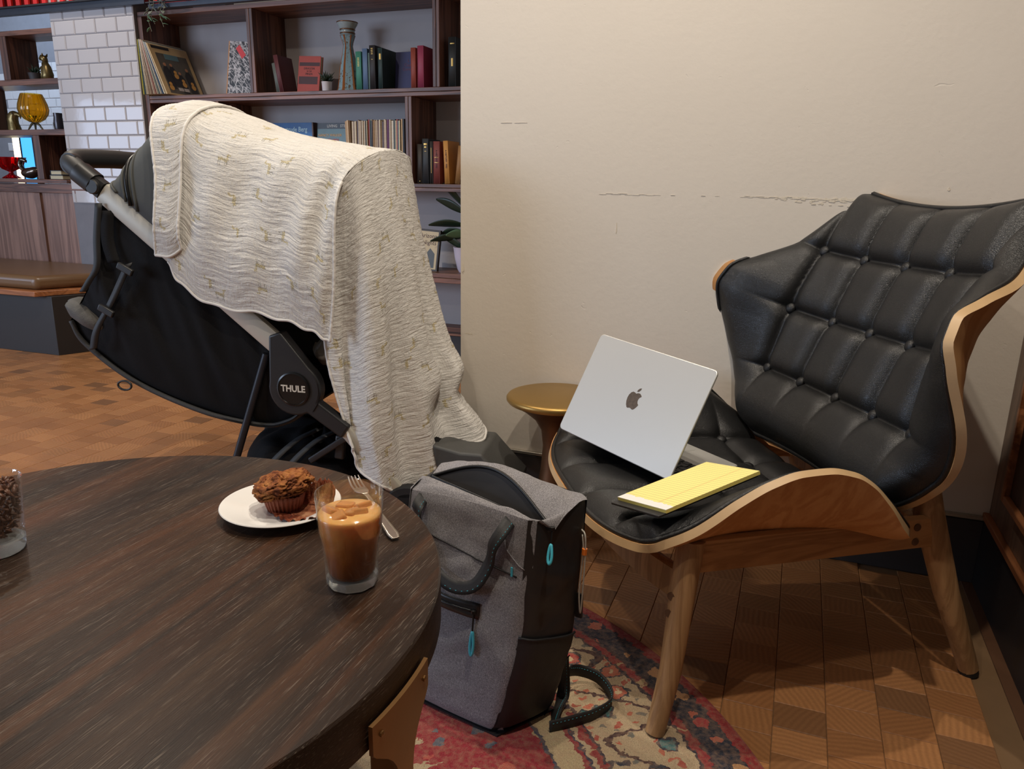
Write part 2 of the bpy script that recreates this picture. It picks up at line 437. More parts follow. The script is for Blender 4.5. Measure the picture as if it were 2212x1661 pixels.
bpart('side_panel', (-5.42, LY+.14, 1.334), (-5.38, LB, 1.612), M_walnut_z, .002, lu, lo)
bpart('side_panel', (-4.826, LB-.02, 1.013), (UX1, LB, 1.297), M_walnut_z, .002, lu, lo)
M_wains = wood('wainscot_walnut', srgb(108, 78, 66), srgb(150, 114, 98), 2, .8, .36, 20)
bpart('wainscot_frame', (UX0, LY+.012, .30), (UX1+.69, LY+.045, .985), M_wains, None, lu, lo)
bpart('top_rail', (UX0, LY-.006, .925), (UX1+.69, LY+.03, .985), M_walnut_x, .002, lu, lo)
for x in (-5.62, -4.925, -4.23):
    bpart('stile', (x-.034, LY-.004, .30), (x+.034, LY+.03, .924), M_wains, .003, lu, lo)
# panelled bench: kinked seat board, plinth and brown leather cushion
bench = empty('banquette_bench', (-4.3, 3.4, 0)); tag(bench, 'built-in bench with a brown leather cushion and black plinth at the far left', 'bench')
bo = V((-4.3, 3.4, 0))
def poly_part(name, pts, z0, z1, m, bev=.004, seg=2, smooth=None):
    return MB().prism([(p[0]-bo.x, p[1]-bo.y) for p in pts], z0, z1).build(name, m, bench, bevel=bev, seg=seg)
M_leather_br = plain('brown_leather', srgb(112, 84, 56), .34, var=.1, vs=6, bump=.15, bs=160, bd=.001)
M_orangewood = wood('bench_edge_wood', srgb(134, 80, 44), srgb(176, 112, 66), 0, 1, .4, 10)
K = V((-4.115, 3.075)); dr = V((.42, .90)).normalized(); dl = V((-1, -.02))
def kink(off):   # seat outline: left run, corner, right run, back
    c = K+V((-off*.55, off))
    return [tuple(c+dl*2.0), tuple(c), tuple(c+dr*.62), (c.x+dr.x*.75+.02, LY-.01), (c.x-2.0, LY-.01)]
poly_part('plinth', [(-6.1, 3.10), (-4.056, 3.131), (-3.80, 3.72), (-3.80, 3.795), (-6.1, 3.795)], 0, .352, M_black, .002)
poly_part('seat_board', kink(0), .353, .383, M_orangewood, .003)
o = poly_part('cushion', [(-6.1, 3.115), (-4.155, 3.118), (-3.885, 3.70), (-3.885, 3.79), (-6.1, 3.79)], .384, .464, M_leather_br, .03, 4)
o.data.shade_smooth()

# tiled back room seen through the open shelves
br = struct(MB().bb((-8.6, 5.45, 0), (-4.6, 5.55, 2.95)).build('wall_far', M_grout))
for r in range(16):
    z = .80+r*.0785
    x = -7.35+(.08 if r % 2 else 0)
    while x < -6.0: tile(x, x+.16, z, z+.0785, 5.45, br); x += .16
M_cool = NT('daylit_glass').out(col=(0, 0, 0), emit=srgb(70, 170, 255), emits=1.6)
M_warmw = NT('lamp_strip').out(col=(0, 0, 0), emit=srgb(255, 232, 190), emits=4.0)
wn = struct(MB().bb((-6.055, 4.60, .90), (-5.925, 4.63, 1.37)).build('window_1', M_cool)); 
MB().bb((-6.068, 4.595, .88), (-6.057, 4.64, 1.38)).build('window_frame', M_steel, wn)
MB().bb((-5.923, 4.595, .88), (-5.90, 4.64, 1.38)).build('window_frame', M_steel, wn)
tl = MB().bb((-6.165, 4.61, .90), (-6.070, 4.64, 1.37)).build('strip_light', M_warmw); tag(tl, 'glowing warm white light strip beside the blue pane behind the red glass bowl', 'light')
area('back_room_window', (-6.6, 4.5, 2.75), (-6.6, 5.2, 1.2), 26, 1.2, .5, (.55, .74, 1.0))

# steel canopy beam with red ribbed panels above the shelves
cp = empty('steel_canopy', (-4, 3.6, 2)); tag(cp, 'dark steel beam with red ribbed panels running above the shelves and pillar', 'canopy')
M_red = plain('red_panel', srgb(226, 40, 34), .45, var=.1)
def cpart(name, a, b, m): return bpart(name, a, b, m, .002, cp, (-4, 3.6, 2))
cpart('beam_flange', (-6.3, 3.755, 2.024), (-3.76, 3.79, 2.066), M_steel)
cpart('beam_lip', (-6.3, 3.735, 2.062), (-3.76, 3.755, 2.072), M_black)
cpart('beam_flange', (-3.755, 3.775, 1.999), (-1.02, 3.81, 2.026), M_steel)
cpart('beam_lip', (-3.755, 3.755, 2.026), (-1.02, 3.775, 2.034), M_black)
for i in range(32):
    x = -6.2+i*.076
    cpart('ribbed_strip', (x, 3.77, 2.073), (x+.034, 3.785, 2.5), M_red)
cpart('red_backing', (-6.3, 3.80, 2.067), (-3.76, 3.81, 2.5), plain('deep_red_panel', srgb(150, 20, 20), .5))
cpart('red_backing', (-3.755, 3.82, 2.03), (-1.02, 3.83, 2.5), M_red)
for i in range(12):
    x = -3.7+i*.21; a = V((x, 3.80, 2.04)); b = V((x+.105, 3.80, 2.14)); c = V((x+.21, 3.80, 2.04))
    for p, q in ((a, b), (b, c)): MB().tube([p-V((-4, 3.6, 2)), q-V((-4, 3.6, 2))], .008, 6).build('truss_bar', M_black, cp)
spot('red_panel_fill', (-4.1, 2.9, 2.86), (-4.1, 3.8, 2.2), 45, 80, .8, .1, (1, .9, .8))  # unseen lamp added to brighten the red panels, in place of their backlight
# ================================================================== LOUNGE CHAIR
def mk_leather():
    t = NT('black_leather'); c = t.coord()
    vo = t.n('ShaderNodeTexVoronoi', {'Vector': c, 'Scale': 420., 'Randomness': 1.}, feature='DISTANCE_TO_EDGE').outputs['Distance']
    n = t.noise(c, 260, 4, .6); big = t.noise(c, 9, 4)
    wr = t.noise(t.coord(scale=(1, 1, 2.2)), 55, 5, .65, 1.5)
    h = t.math('ADD', t.math('MULTIPLY', t.math('MINIMUM', vo, .16), 2.2), t.math('ADD', t.math('MULTIPLY', n, .35), t.math('MULTIPLY', wr, .9)))
    col = t.mix(big, srgb(19, 19, 20), srgb(29, 29, 29))
    return t.out(col=col, rough=t.math('MULTIPLY_ADD', wr, .26, .20), normal=t.bump(h, .40, .0014), spec=.42)
M_leather = mk_leather()
M_ply = wood('chair_oak_veneer', srgb(190, 132, 78), srgb(214, 162, 106), 2, .8, .42, 9, bump=.1, random=False)
M_edge = plain('plywood_edge', srgb(190, 158, 116), .5, var=.10, vs=40)
M_oak = wood('chair_oak_leg', srgb(140, 104, 68), srgb(174, 136, 94), 2, 1.6, .45, 12, bump=.2)
M_oak_y = wood('chair_oak_rail', srgb(150, 104, 62), srgb(186, 138, 88), 1, 1.6, .45, 12, bump=.2)
M_holeshade = plain('hole_shade', srgb(92, 62, 38), .7)  # darker brown painted for the shade inside the recessed dowel holes
M_rub = plain('black_rubber', srgb(22, 22, 22), .6)
YAW = math.radians(31.0)
CO = V((-.329, 1.581, 0))
chair = empty('lounge_chair', CO, math.radians(31.0-90)); tag(chair, 'black button-tufted leather lounge chair with curved oak plywood shells', 'armchair')

def normals(P):
    A = np.array([[list(p) for p in r] for r in P]); du = np.gradient(A, axis=0); dv = np.gradient(A, axis=1)
    n = np.cross(du, dv); n /= np.linalg.norm(n, axis=2, keepdims=True)+1e-12; return A, n
def shell(name, A, N, th, m, parent, sign):
    # plywood sheet: front face grid, rear face grid offset by th, closed edge
    nu, nv = A.shape[:2]; B = A+N*th*sign; mb = MB()
    mb.grid(A.tolist()); mb.grid(B.tolist())
    k = nu*nv
    ring = [(i, 0) for i in range(nu)]+[(nu-1, j) for j in range(1, nv)]+[(i, nv-1) for i in range(nu-2, -1, -1)]+[(0, j) for j in range(nv-2, 0, -1)]
    idx = [i*nv+j for i, j in ring]; n = len(idx)
    mb.f += [(idx[a], idx[(a+1) % n], idx[(a+1) % n]+k, idx[a]+k) for a in range(n)]
    o = mb.build(name, m, parent, smooth=50)
    me = o.data; me.materials.append(M_edge)
    for p in me.polygons[-n:]: p.material_index = 1
    return o
def ring_of(A, inset=0):
    nu, nv = A.shape[:2]
    return [A[i, 0] for i in range(nu)]+[A[nu-1, j] for j in range(1, nv)]+[A[i, nv-1] for i in range(nu-2, -1, -1)]+[A[0, j] for j in range(nv-2, 0, -1)]
def tuft(s, t, cols, rows, smax, tlo, thi, P, sig):
    dc = 9; dr_ = 9
    for c in cols: dc = min(dc, abs(s-c)+(max(0, tlo-t)*.35))
    for r in rows: dr_ = min(dr_, abs(t-r)+(max(0, abs(s)-smax)*.30))
    f = lambda d, D, e: 1-(1-min(d/D, 1))**e
    h = P*(.12+.88*f(dc, .072, 5.0))*(.16+.84*f(dr_, .083, 6.0))
    for c in cols:
        for r in rows:
            q = (s-c)**2+(t-r)**2
            h -= P*.30*math.exp(-q/.00030)
    return h
# ---- back
REC = math.radians(23.8); BC = V((0, .602, .699))
Tb = V((0, math.sin(REC), math.cos(REC))); Nb = V((0, -math.cos(REC), math.sin(REC)))
TT = [-.345, -.338, -.322, -.296, -.235, -.183, -.12, -.05, 0, .035, .09, .155, .24, .31, .338, .352]
WW = [.16, .225, .285, .333, .390, .425, .446, .445, .437, .427, .410, .378, .330, .293, .272, .235]
NE = [0, 0, 0, 0, .004, .03, .085, .15, .18, .178, .135, .07, .03, .006, 0, 0]
def back_pt(x, t, sc=1.0):
    w_ = cr(TT, WW, t)*sc; n_ = cr(TT, NE, t)
    s = x*w_; ax = abs(x)
    tt = t-.030*(1-min(1, (abs(s)/.27)**2))*smoothstep(.18, .35, t)+.012*(1-ax*ax)*smoothstep(-.28, -.345, t)
    n = n_*(ax*sc)**4.2+.16*s*s
    return BC+V((s, 0, 0))+Tb*tt+Nb*n, s, t
def back_grid(nx, nt, sc=1.0, t0=-.345, t1=.352):
    return [[back_pt(-1+2*i/nx, lerp(t0, t1, j/nt), sc)[0] for j in range(nt+1)] for i in range(nx+1)]
A, N = normals(back_grid(64, 72, 1.012)); 
sgn = 1 if N[32, 36] @ np.array(Nb) < 0 else -1      # towards the rear
shell('back_shell', A, N, .016, M_ply, chair, sgn)
cols = [-.286, -.143, 0, .143, .286]; rows = [.166, 0, -.166]
NX, NTt = 190, 190; t0, t1 = -.338, .345
G = back_grid(NX, NTt, .994, t0, t1); A, N = normals(G); N = N*(-sgn)
Hh = np.zeros((NX+1, NTt+1))
for i in range(NX+1):
    for j in range(NTt+1):
        x = -1+2*i/NX; t = lerp(t0, t1, j/NTt); s = x*cr(TT, WW, t)*.994
        de = min((1-abs(x))*.44, (t1-t)*1.0, (t-t0)*1.0)
        ed = 1-math.exp(-max(0, de)/.022)
        Hh[i, j] = .003+ed*(.014+tuft(s, t, cols, rows, .286, -.166, .345, .030, .030))+.010*smoothstep(-.18, -.27, t)*ed
Pd = A+N*Hh[:, :, None]
mb = MB(); mb.grid(Pd.tolist()); mb.build('back_pad', M_leather, chair, smooth=180)
ring = ring_of(A+N*.004)
MB().tube(ring, .0058, 6, closed=True).build('back_piping', M_leather, chair, smooth=180)
def button(P, n, parent):
    z = V(n).normalized(); x = z.cross(V((.3, .2, 1))).normalized(); y = z.cross(x)
    Mx = Matrix(((x.x, y.x, z.x), (x.y, y.y, z.y), (x.z, y.z, z.z)))
    r = .0140; prof = [(r*math.cos(a), r*.62*math.sin(a)) for a in [i*PI/2/6 for i in range(7)]]
    prof[-1] = (0, prof[-1][1]); prof = [(r*.86, -.004)]+prof
    MB().lathe(prof, 14, V(P)+z*.0085, Mx).build('button', M_leather, parent, smooth=180)
def near_idx(vals, v): return int(np.argmin(np.abs(np.array(vals)-v)))
for r in rows:
    j = near_idx([lerp(t0, t1, q/NTt) for q in range(NTt+1)], r)
    for c in cols:
        i = near_idx([(-1+2*q/NX)*cr(TT, WW, r)*.994 for q in range(NX+1)], c)
        button(Pd[i, j], N[i, j], chair)
# ---- seat
SB = [-.128, -.06, .05, .15, .27, .40, .47, .492]; SW = [.352, .368, .381, .387, .389, .376, .358, .345]
EB = [-.06, -.036, .013, .087, .145, .204, .257, .31, .355, .407, .462, .492]; EZ = [.393, .405, .432, .489, .522, .540, .543, .532, .507, .460, .402, .376]
def seat_pt(x, b, sc=1.0):
    ax = abs(x)
    bb = b+.078*ax**3.0*(1-smoothstep(-.128, .12, b))-.012*ax**2*smoothstep(.3, .49, b)
    w_ = cr(SB, SW, b)*sc; s = x*w_
    zc = cr([-.128, -.10, .0, .2, .492], [.372, .366, .352, .342, .336], b)
    ze = cr(EB, EZ, bb)
    return V((s, bb, zc+(ze-zc)*(ax*sc)**4.6))
SN = 72
A, N = normals([[seat_pt(-1+2*i/SN, lerp(-.128, .492, j/SN)) for j in range(SN+1)] for i in range(SN+1)])
sg = 1 if N[36, 36, 2] < 0 else -1
shell('seat_shell', A, N, .016, M_ply, chair, sg)
scols = [-.24, -.08, .08, .24]; srows = [.36, .20]
b0, b1 = -.121, .484; SN = 180
A, N = normals([[seat_pt(-1+2*i/SN, lerp(b0, b1, j/SN), .988) for j in range(SN+1)] for i in range(SN+1)]); N = N*(-sg)
Hs = np.zeros((SN+1, SN+1))
for i in range(SN+1):
    for j in range(SN+1):
        x = -1+2*i/SN; b = lerp(b0, b1, j/SN); s = x*cr(SB, SW, b)*.988
        de = min((1-abs(x))*.40, b-b0, (b1-b)*1.2); ed = 1-math.exp(-max(0, de)/.020)
        cx = abs(s) > .30
        Hs[i, j] = .003+ed*(.020+tuft(s, b, scols, srows, .24, -.2, .6, .024, .034))
Pd = A+N*Hs[:, :, None]; SEAT = Pd
mb = MB(); mb.grid(Pd.tolist()); mb.build('seat_pad', M_leather, chair, smooth=180)
MB().tube(ring_of(A+N*.004), .0058, 6, closed=True).build('seat_piping', M_leather, chair, smooth=180)
for r in srows:
    j = near_idx([lerp(b0, b1, q/SN) for q in range(SN+1)], r)
    for c in scols:
        i = near_idx([(-1+2*q/SN)*cr(SB, SW, r)*.988 for q in range(SN+1)], c)
        button(Pd[i, j], N[i, j], chair)
# ---- legs and rails
for sd in (1, -1):
    lg = MB().tube([(sd*.372, -.028, .0096 if sd > 0 else .001), (sd*.354, .002, .13), (sd*.332, .032, .392)], [.0185, .0215, .0265], 18).build('leg', M_oak, chair, smooth=50)
    for q, zz in ((.0195, .262), (.0165, .228)):
        c = V((sd*(.3415+(.286-zz)*.06), q-.020, zz+.022)); nn = V((sd*.55, -.83, .1)).normalized()
        Mx = frame((0, 0, 0), nn.cross(V((0, 0, 1))), V((0, 0, 1))).to_3x3()
        MB().lathe([(0, .0012), (.0075, .0012), (.0085, -.006), (0, -.006)], 14, c, Mx).build('hole_shade_disc', M_holeshade, lg, smooth=40)  # flat disc whose dark colour stands for a shaded hole
    MB().tube([(sd*.292, .728, .012), (sd*.276, .650, .20), (sd*.258, .590, .38), (sd*.24, .585, .46)], [.021, .026, .030, .024], 18).build('leg', M_oak, chair, smooth=50)
    MB().tube([(sd*.2925, .7305, 0), (sd*.2917, .727, .012)], [.0205, .0205], 18).build('foot_pad', M_rub, chair)
    a, b = V((sd*.330, .035, .358)), V((sd*.270, .600, .343))
    MB().tube([a, b], 1, 8, sq=(.013, .036, .35), up=(0, 0, 1)).build('side_rail', M_oak_y, chair, smooth=30)
    for zz in (.016, -.016):
        p = lerp(a, b, .90)+V((sd*.0135, 0, zz)); MB().lathe([(0, .0012), (.008, .0012), (.008, -.004)], 12, p, frame((0, 0, 0), (0, 1, 0), (0, 0, 1)).to_3x3()).build('hole_shade_disc', M_holeshade, chair)
fr = [V((s, -.062*(1-(s/.33)**2), .298)) for s in np.linspace(-.325, .325, 13)]
fr = [p+V((0, .02, 0)) for p in fr]
MB().tube(fr, 1, 8, sq=(.013, .033, .35), up=(0, 0, 1)).build('front_rail', M_oak, chair, smooth=30)
MB().tube([(-.240, .595, .325), (.240, .595, .325)], 1, 8, sq=(.013, .028, .35), up=(0, 0, 1)).build('rear_rail', M_oak, chair, smooth=30)

# ================================================================== LAPTOP (pose in world)
hl, hr = V((-.5054, 1.707, .4475)), V((-.2012, 1.5245, .423)); tl, tr = V((-.4352, 1.7971, .6655)), V((-.1299, 1.6146, .6409))
ux = (hr-hl).normalized(); LW = (hr-hl).length; upv = ((tl-hl)+(tr-hr)).normalized()
bd = V((.5052, .8565, -.105)); bd = (bd-ux*bd.dot(ux)).normalized(); LD = .246
hc = (hl+hr)/2
lap = empty('laptop', M=frame(hc, ux, bd)); tag(lap, 'silver laptop open on the black leather seat, lid back towards the viewer', 'laptop')
M_al = plain('silver_aluminium', srgb(206, 205, 200), .34, .55, var=.03, vs=3, bump=.03, bs=600, bd=.0005)
M_key = plain('black_key', srgb(24, 24, 26), .5)
M_logo = plain('dark_mirror_logo', srgb(112, 98, 86), .3, .7, var=.35, vs=160)
M_scr = plain('dark_screen', srgb(8, 8, 10), .15)
def rrect(x0, y0, x1, y1, r, n=6):
    out = []
    for cx, cy, a0 in ((x1-r, y1-r, 0), (x0+r, y1-r, 90), (x0+r, y0+r, 180), (x1-r, y0+r, 270)):
        for i in range(n+1):
            a = math.radians(a0+90*i/n); out.append((cx+r*math.cos(a), cy+r*math.sin(a)))
    return out
base = MB().prism(rrect(-LW/2, .012, LW/2, LD, .012), -.010, 0).build('base', M_al, lap, bevel=.0015)
MB().prism(rrect(-LW/2+.018, .022, LW/2-.018, .125, .004), -.0005, .0006).build('keyboard_well', M_key, lap)
kmb = MB().prism(rrect(-.0092, -.0088, .0092, .0088, .002, 2), 0, .0016); km = None
for r in range(5):
    for c in range(14):
        x = -LW/2+.030+c*.0228+(.006 if r % 2 else 0); y = .034+r*.0202
        if km is None:
            o = kmb.build('key', M_key, base); km = o.data
        else:
            o = bpy.data.objects.new('key', km); COL.objects.link(o); o.parent = base
        o.location = (x, y, .0006)
MB().prism(rrect(-.065, .142, .065, .226, .004), -.0003, .0005).build('trackpad', M_al, lap, bevel=.0003)
# lid: own axes (x along hinge, y up the lid, z outwards to the viewer)
Ml = lap.matrix_world.inverted() @ frame(hc+V((0, 0, .004)), ux, upv)
LH = ((tl-hl).length+(tr-hr).length)/2
lidm = empty('lid_tmp'); bpy.data.objects.remove(lidm)
lid = MB().prism(rrect(-LW/2, -.011, LW/2, LH, .012), .0, .0052).build('lid', M_al, lap, bevel=.002, seg=3); lid.matrix_local = Ml
zsgn = 1 if (ux.cross(upv)).dot(V((0, 0, CAM_H))-hc) > 0 else -1
MB().prism(rrect(-LW/2+.006, .012, LW/2-.006, LH-.006, .006), -.0006, -.0001).build('screen', M_scr, lid)
body = [(0, .30), (.10, .36), (.22, .37), (.33, .31), (.385, .24), (.30, .17), (.262, .08), (.265, -.02), (.31, -.12), (.40, -.19), (.35, -.31), (.28, -.42), (.20, -.50), (.12, -.50), (.03, -.465), (-.05, -.465), (-.13, -.50), (-.21, -.49), (-.31, -.37), (-.38, -.20), (-.405, -.02), (-.385, .14), (-.31, .28), (-.20, .35), (-.10, .34)]
leaf = [(0, .40), (.01, .50), (.09, .60), (.19, .64), (.185, .54), (.11, .43)]
sc = .047
lg = [(x*sc, y*sc+LH*.50) for x, y in body]; lf = [(x*sc, y*sc+LH*.50) for x, y in leaf]
MB().prism(lg, .0052, .0055).prism(lf, .0052, .0055).build('logo', M_logo, lid)
MB().tube([(-LW*.38, .008, .001), (LW*.38, .008, .001)], .003, 10).build('hinge', M_key, lap)

# ================================================================== LEGAL PAD
def mk_pad():
    t = NT('yellow_ruled_paper'); tc = t.n('ShaderNodeTexCoord').outputs['Object']; sp = t.n('ShaderNodeSeparateXYZ', {0: tc})
    ln = t.math('LESS_THAN', t.math('FRACT', t.math('MULTIPLY', sp.outputs[1], 1/.0088)), .13)
    mg = t.math('LESS_THAN', t.math('ABSOLUTE', t.math('ADD', t.math('ABSOLUTE', t.math('ADD', sp.outputs[0], -.030)), -.0012)), .0007)
    c = t.mix(t.math('MULTIPLY', ln, .8), srgb(246, 230, 142), srgb(176, 164, 116))
    c = t.mix(t.math('MULTIPLY', mg, .5), c, srgb(196, 150, 90))
    return t.out(col=c, rough=.75)
p00, p10, p11, p01 = [V(CO)+V((math.sin(YAW), -math.cos(YAW), 0))*a+V((math.cos(YAW), math.sin(YAW), 0))*b+V((0, 0, z)) for a, b, z in ((.215, -.082, .424), (.358, -.039, .456), (.279, .189, .492), (.137, .145, .459))]
pw = ((p10-p00).length+(p11-p01).length)/2; pl = ((p01-p00).length+(p11-p10).length)/2
py = ((p01-p00)+(p11-p10)).normalized(); px = (p10-p00)+(p11-p01)
pad = empty('legal_pad', M=frame((p00+p10)/2, px, py)); tag(pad, 'yellow ruled legal pad with torn top strip lying on the chair seat', 'notepad')
M_yel = mk_pad(); M_yedge = plain('paper_edge', srgb(226, 206, 110), .8, var=.1, vs=300)
MB().bb((-pw/2-.001, -.006, -.004), (pw/2-.004, pl*.98, 0)).build('backing_board', plain('black_card', srgb(28, 26, 26), .55), pad, bevel=.0008)
MB().bb((-pw/2+.001, .010, .0001), (pw/2-.001, pl-.001, .0062)).build('page_block', M_yedge, pad)
n = 26; rr = random.Random(5)
top = [(-pw/2+.001+(pw-.002)*i/n, .030+rr.uniform(-.0022, .0022)) for i in range(n+1)]+[(pw/2-.001, pl-.001), (-pw/2+.001, pl-.001)]
MB().prism(top, .0063, .0072).build('top_sheet', M_yel, pad)
MB().bb((-pw/2+.001, .010, .0063), (pw/2-.001, .034, .0068)).build('torn_strip', plain('white_stub', srgb(236, 232, 226), .7, var=.03), pad)

# ================================================================== BRASS SIDE TABLE
st = empty('side_table', (-.614, 2.018, 0)); tag(st, 'round antique brass side table behind the chair, against the wall', 'side table')
M_brass = plain('antique_brass', srgb(158, 126, 70), .38, .75, var=.16, vs=8, bump=.06, bs=40)
M_brassd = plain('dark_bronze', srgb(104, 70, 44), .42, .6, var=.2, vs=8)
MB().lathe([(0, .436), (.136, .436), (.144, .4335), (.148, .428), (.1478, .421), (.143, .415), (0, .405)], 64).build('table_top', M_brass, st, smooth=40)
MB().lathe([(.138, .4145), (.10, .392), (.064, .362), (.045, .33), (.038, .28), (.042, .21), (.056, .12), (.080, .05), (.096, .012), (.097, .0005), (0, .0005)], 56).build('pedestal', M_brassd, st, smooth=60)
# ================================================================== RUG
def mk_rug():
    t = NT('persian_rug_pile'); tc = t.n('ShaderNodeTexCoord').outputs['Object']
    wob = t.n('ShaderNodeTexNoise', {'Vector': tc, 'Scale': 60., 'Detail': 5.}).outputs['Color']
    p = t.vm('ADD', tc, t.scl(t.vm('SUBTRACT', wob, (.5, .5, .5)), .034))
    sp = t.n('ShaderNodeSeparateXYZ', {0: p}); x, y = sp.outputs[0], sp.outputs[1]
    r = t.vm('LENGTH', t.n('ShaderNodeCombineXYZ', {0: x, 1: y}).outputs[0]); th = t.math('ARCTAN2', y, x)
    def motif(nang, nrad, seed, rnd=.35):
        vec = t.n('ShaderNodeCombineXYZ', {0: t.math('MULTIPLY', th, nang/2/PI), 1: t.math('MULTIPLY', r, nrad), 2: seed}).outputs[0]
        v = t.n('ShaderNodeTexVoronoi', {'Vector': vec, 'Scale': 1., 'Randomness': rnd}, feature='F1')
        return v.outputs['Distance'], t.n('ShaderNodeSeparateColor', {0: v.outputs['Color']}).outputs[0]
    navy, red, beige, salmon, teal, dk = srgb(44, 48, 62), srgb(150, 44, 50), srgb(196, 174, 140), srgb(198, 108, 84), srgb(74, 122, 122), srgb(70, 48, 52)
    # outer guard: navy with salmon flowers
    d1, c1 = motif(150, 20, 0., .4)
    guard = t.mix(t.math('LESS_THAN', d1, .34), navy, t.ramp(c1, [(0, salmon), (.45, srgb(214, 160, 110)), (.8, srgb(180, 64, 66))], 'CONSTANT'))
    # main border: beige with vines and palmettes
    d2, c2 = motif(84, 12.0, 3.1, .9); d3, c3 = motif(260, 32, 5.7, .95)
    ring = t.ramp(d2, [(0, (1, 1, 1)), (.17, (.6, .6, .6)), (.26, (.3, .3, .3)), (.33, (0, 0, 0))], 'CONSTANT')
    pal = t.ramp(c2, [(0, salmon), (.3, srgb(176, 66, 62)), (.55, teal), (.8, srgb(196, 140, 96))], 'CONSTANT')
    b = t.mix(t.math('LESS_THAN', d3, .30), beige, t.ramp(c3, [(0, salmon), (.35, srgb(178, 86, 70)), (.7, srgb(120, 120, 110))], 'CONSTANT'))
    vine = t.math('LESS_THAN', t.math('ABSOLUTE', t.math('SUBTRACT', t.math('SINE', t.math('ADD', t.math('MULTIPLY', th, 27.), t.math('MULTIPLY', r, 14.))), t.math('MULTIPLY', t.math('SUBTRACT', r, .875), 15.))), .13)
    b = t.mix(vine, b, dk)
    b = t.mix(t.math('LESS_THAN', d2, .33), b, srgb(62, 66, 76)); b = t.mix(t.math('LESS_THAN', d2, .27), b, pal); b = t.mix(t.math('LESS_THAN', d2, .13), b, srgb(214, 190, 150))
    # field: red with serrated beige medallion edge and small sprigs
    saw = t.math('MULTIPLY', t.math('PINGPONG', t.math('MULTIPLY', th, 7.0), .5), .16); saw2 = t.math('MULTIPLY', t.math('PINGPONG', t.math('MULTIPLY', th, 44.), .5), .05)
    edge = t.math('ADD', t.math('ADD', saw, saw2), .40)
    d4, c4 = motif(90, 13, 9.2, .9)
    fld = t.mix(t.math('LESS_THAN', d4, .22), srgb(158, 48, 56), t.ramp(c4, [(0, srgb(196, 168, 130)), (.4, srgb(98, 104, 116)), (.75, srgb(190, 92, 78))], 'CONSTANT'))
    med = t.mix(t.math('LESS_THAN', d4, .25), beige, t.ramp(c4, [(0, srgb(166, 62, 60)), (.5, srgb(84, 104, 116))], 'CONSTANT'))
    fld = t.mix(t.math('GREATER_THAN', r, edge), med, fld)
    bandc = t.n('ShaderNodeTexVoronoi', {'Vector': t.n('ShaderNodeCombineXYZ', {0: t.math('MULTIPLY', th, 34.), 1: 0., 2: 0.}).outputs[0], 'Scale': 1.}).outputs['Distance']
    thin = t.mix(t.math('LESS_THAN', bandc, .28), srgb(150, 52, 54), srgb(196, 168, 126))
    def pick(col, lo, new): return t.mix(t.math('GREATER_THAN', r, lo), col, new)
    c = fld
    for lo, new in ((.690, srgb(72, 76, 92)), (.697, srgb(198, 176, 136)), (.742, srgb(150, 52, 58)), (.752, srgb(70, 66, 80)), (.758, beige), (.768, thin), (.782, srgb(70, 60, 70)), (.789, b), (.948, srgb(60, 52, 62)), (.955, thin), (.972, srgb(66, 46, 54)), (.978, guard), (1.036, srgb(156, 42, 46))):
        c = pick(c, lo, new)
    n = t.noise(tc, 420, 2, .7); n2 = t.noise(tc, 90, 3, .6)
    c = t.mix(t.math('MULTIPLY_ADD', n, 1.5, -.5, clamp=True), c, t.scl(c, .42)); c = t.mix(t.math('MULTIPLY_ADD', n2, 1.2, -.45, clamp=True), c, srgb(176, 140, 112))
    return t.out(col=c, rough=.95, normal=t.bump(t.math('ADD', n, n2), .8, .004), spec=.1, sheen=.15)
rug = MB().lathe([(0, .0008), (RUG_R, .0008), (RUG_R+.003, .004), (RUG_R, .0075), (RUG_R-.006, .009), (0, .009)], 160).build('round_rug', mk_rug(), smooth=40, loc=(RUG_C[0], RUG_C[1], 0))
tag(rug, 'round red and beige oriental rug beneath the dark table', 'rug')

# ================================================================== ROUND TABLE
TC = V((-.825, .615, 0)); TZ, TR = .52, .468
def mk_tablewood():
    t = NT('dark_stained_table'); src = t.n('ShaderNodeTexCoord').outputs['Object']
    a = t.noise(t.coord(src=src, scale=(7, .55, 7)), 1, 4, .6, .6); bnd = t.noise(t.coord(src=src, scale=(22, .9, 22)), 1, 4, .6, .4)
    st = t.noise(t.coord(src=src, scale=(620, 24, 620)), 1, 3, .65); st2 = t.noise(t.coord(src=src, scale=(900, 20, 900)), 1, 2, .6); pt = t.noise(t.coord(src=src, scale=(3, 2.2, 3)), 1, 3, .5)
    c = t.ramp(bnd, [(.30, srgb(30, 21, 16)), (.5, srgb(48, 34, 25)), (.68, srgb(66, 48, 34))])
    c = t.mix(t.ramp(a, [(.50, (0, 0, 0)), (.72, (.7, .7, .7))]), c, srgb(104, 62, 34)); c = t.mix(t.ramp(pt, [(.52, (0, 0, 0)), (.75, (.5, .5, .5))]), c, srgb(92, 42, 34))
    pore = t.ramp(st, [(.58, (0, 0, 0)), (.68, (1, 1, 1))]); pore = t.math('MULTIPLY', pore, t.ramp(t.noise(src, 6, 3), [(.30, (.25, .25, .25)), (.62, (1, 1, 1))]))
    c = t.mix(t.math('MULTIPLY', pore, .42), c, srgb(146, 132, 118)); c = t.mix(t.ramp(st2, [(.56, (0, 0, 0)), (.74, (.6, .6, .6))]), c, srgb(24, 17, 14))
    h = t.math('ADD', t.math('MULTIPLY', st, .8), st2)
    return t.out(col=c, rough=t.math('MULTIPLY_ADD', st, .25, .26), normal=t.bump(h, .30, .0010), spec=.22)
tb = empty('round_table', TC); tag(tb, 'large round dark-stained wooden table with brass legs in the foreground', 'table')
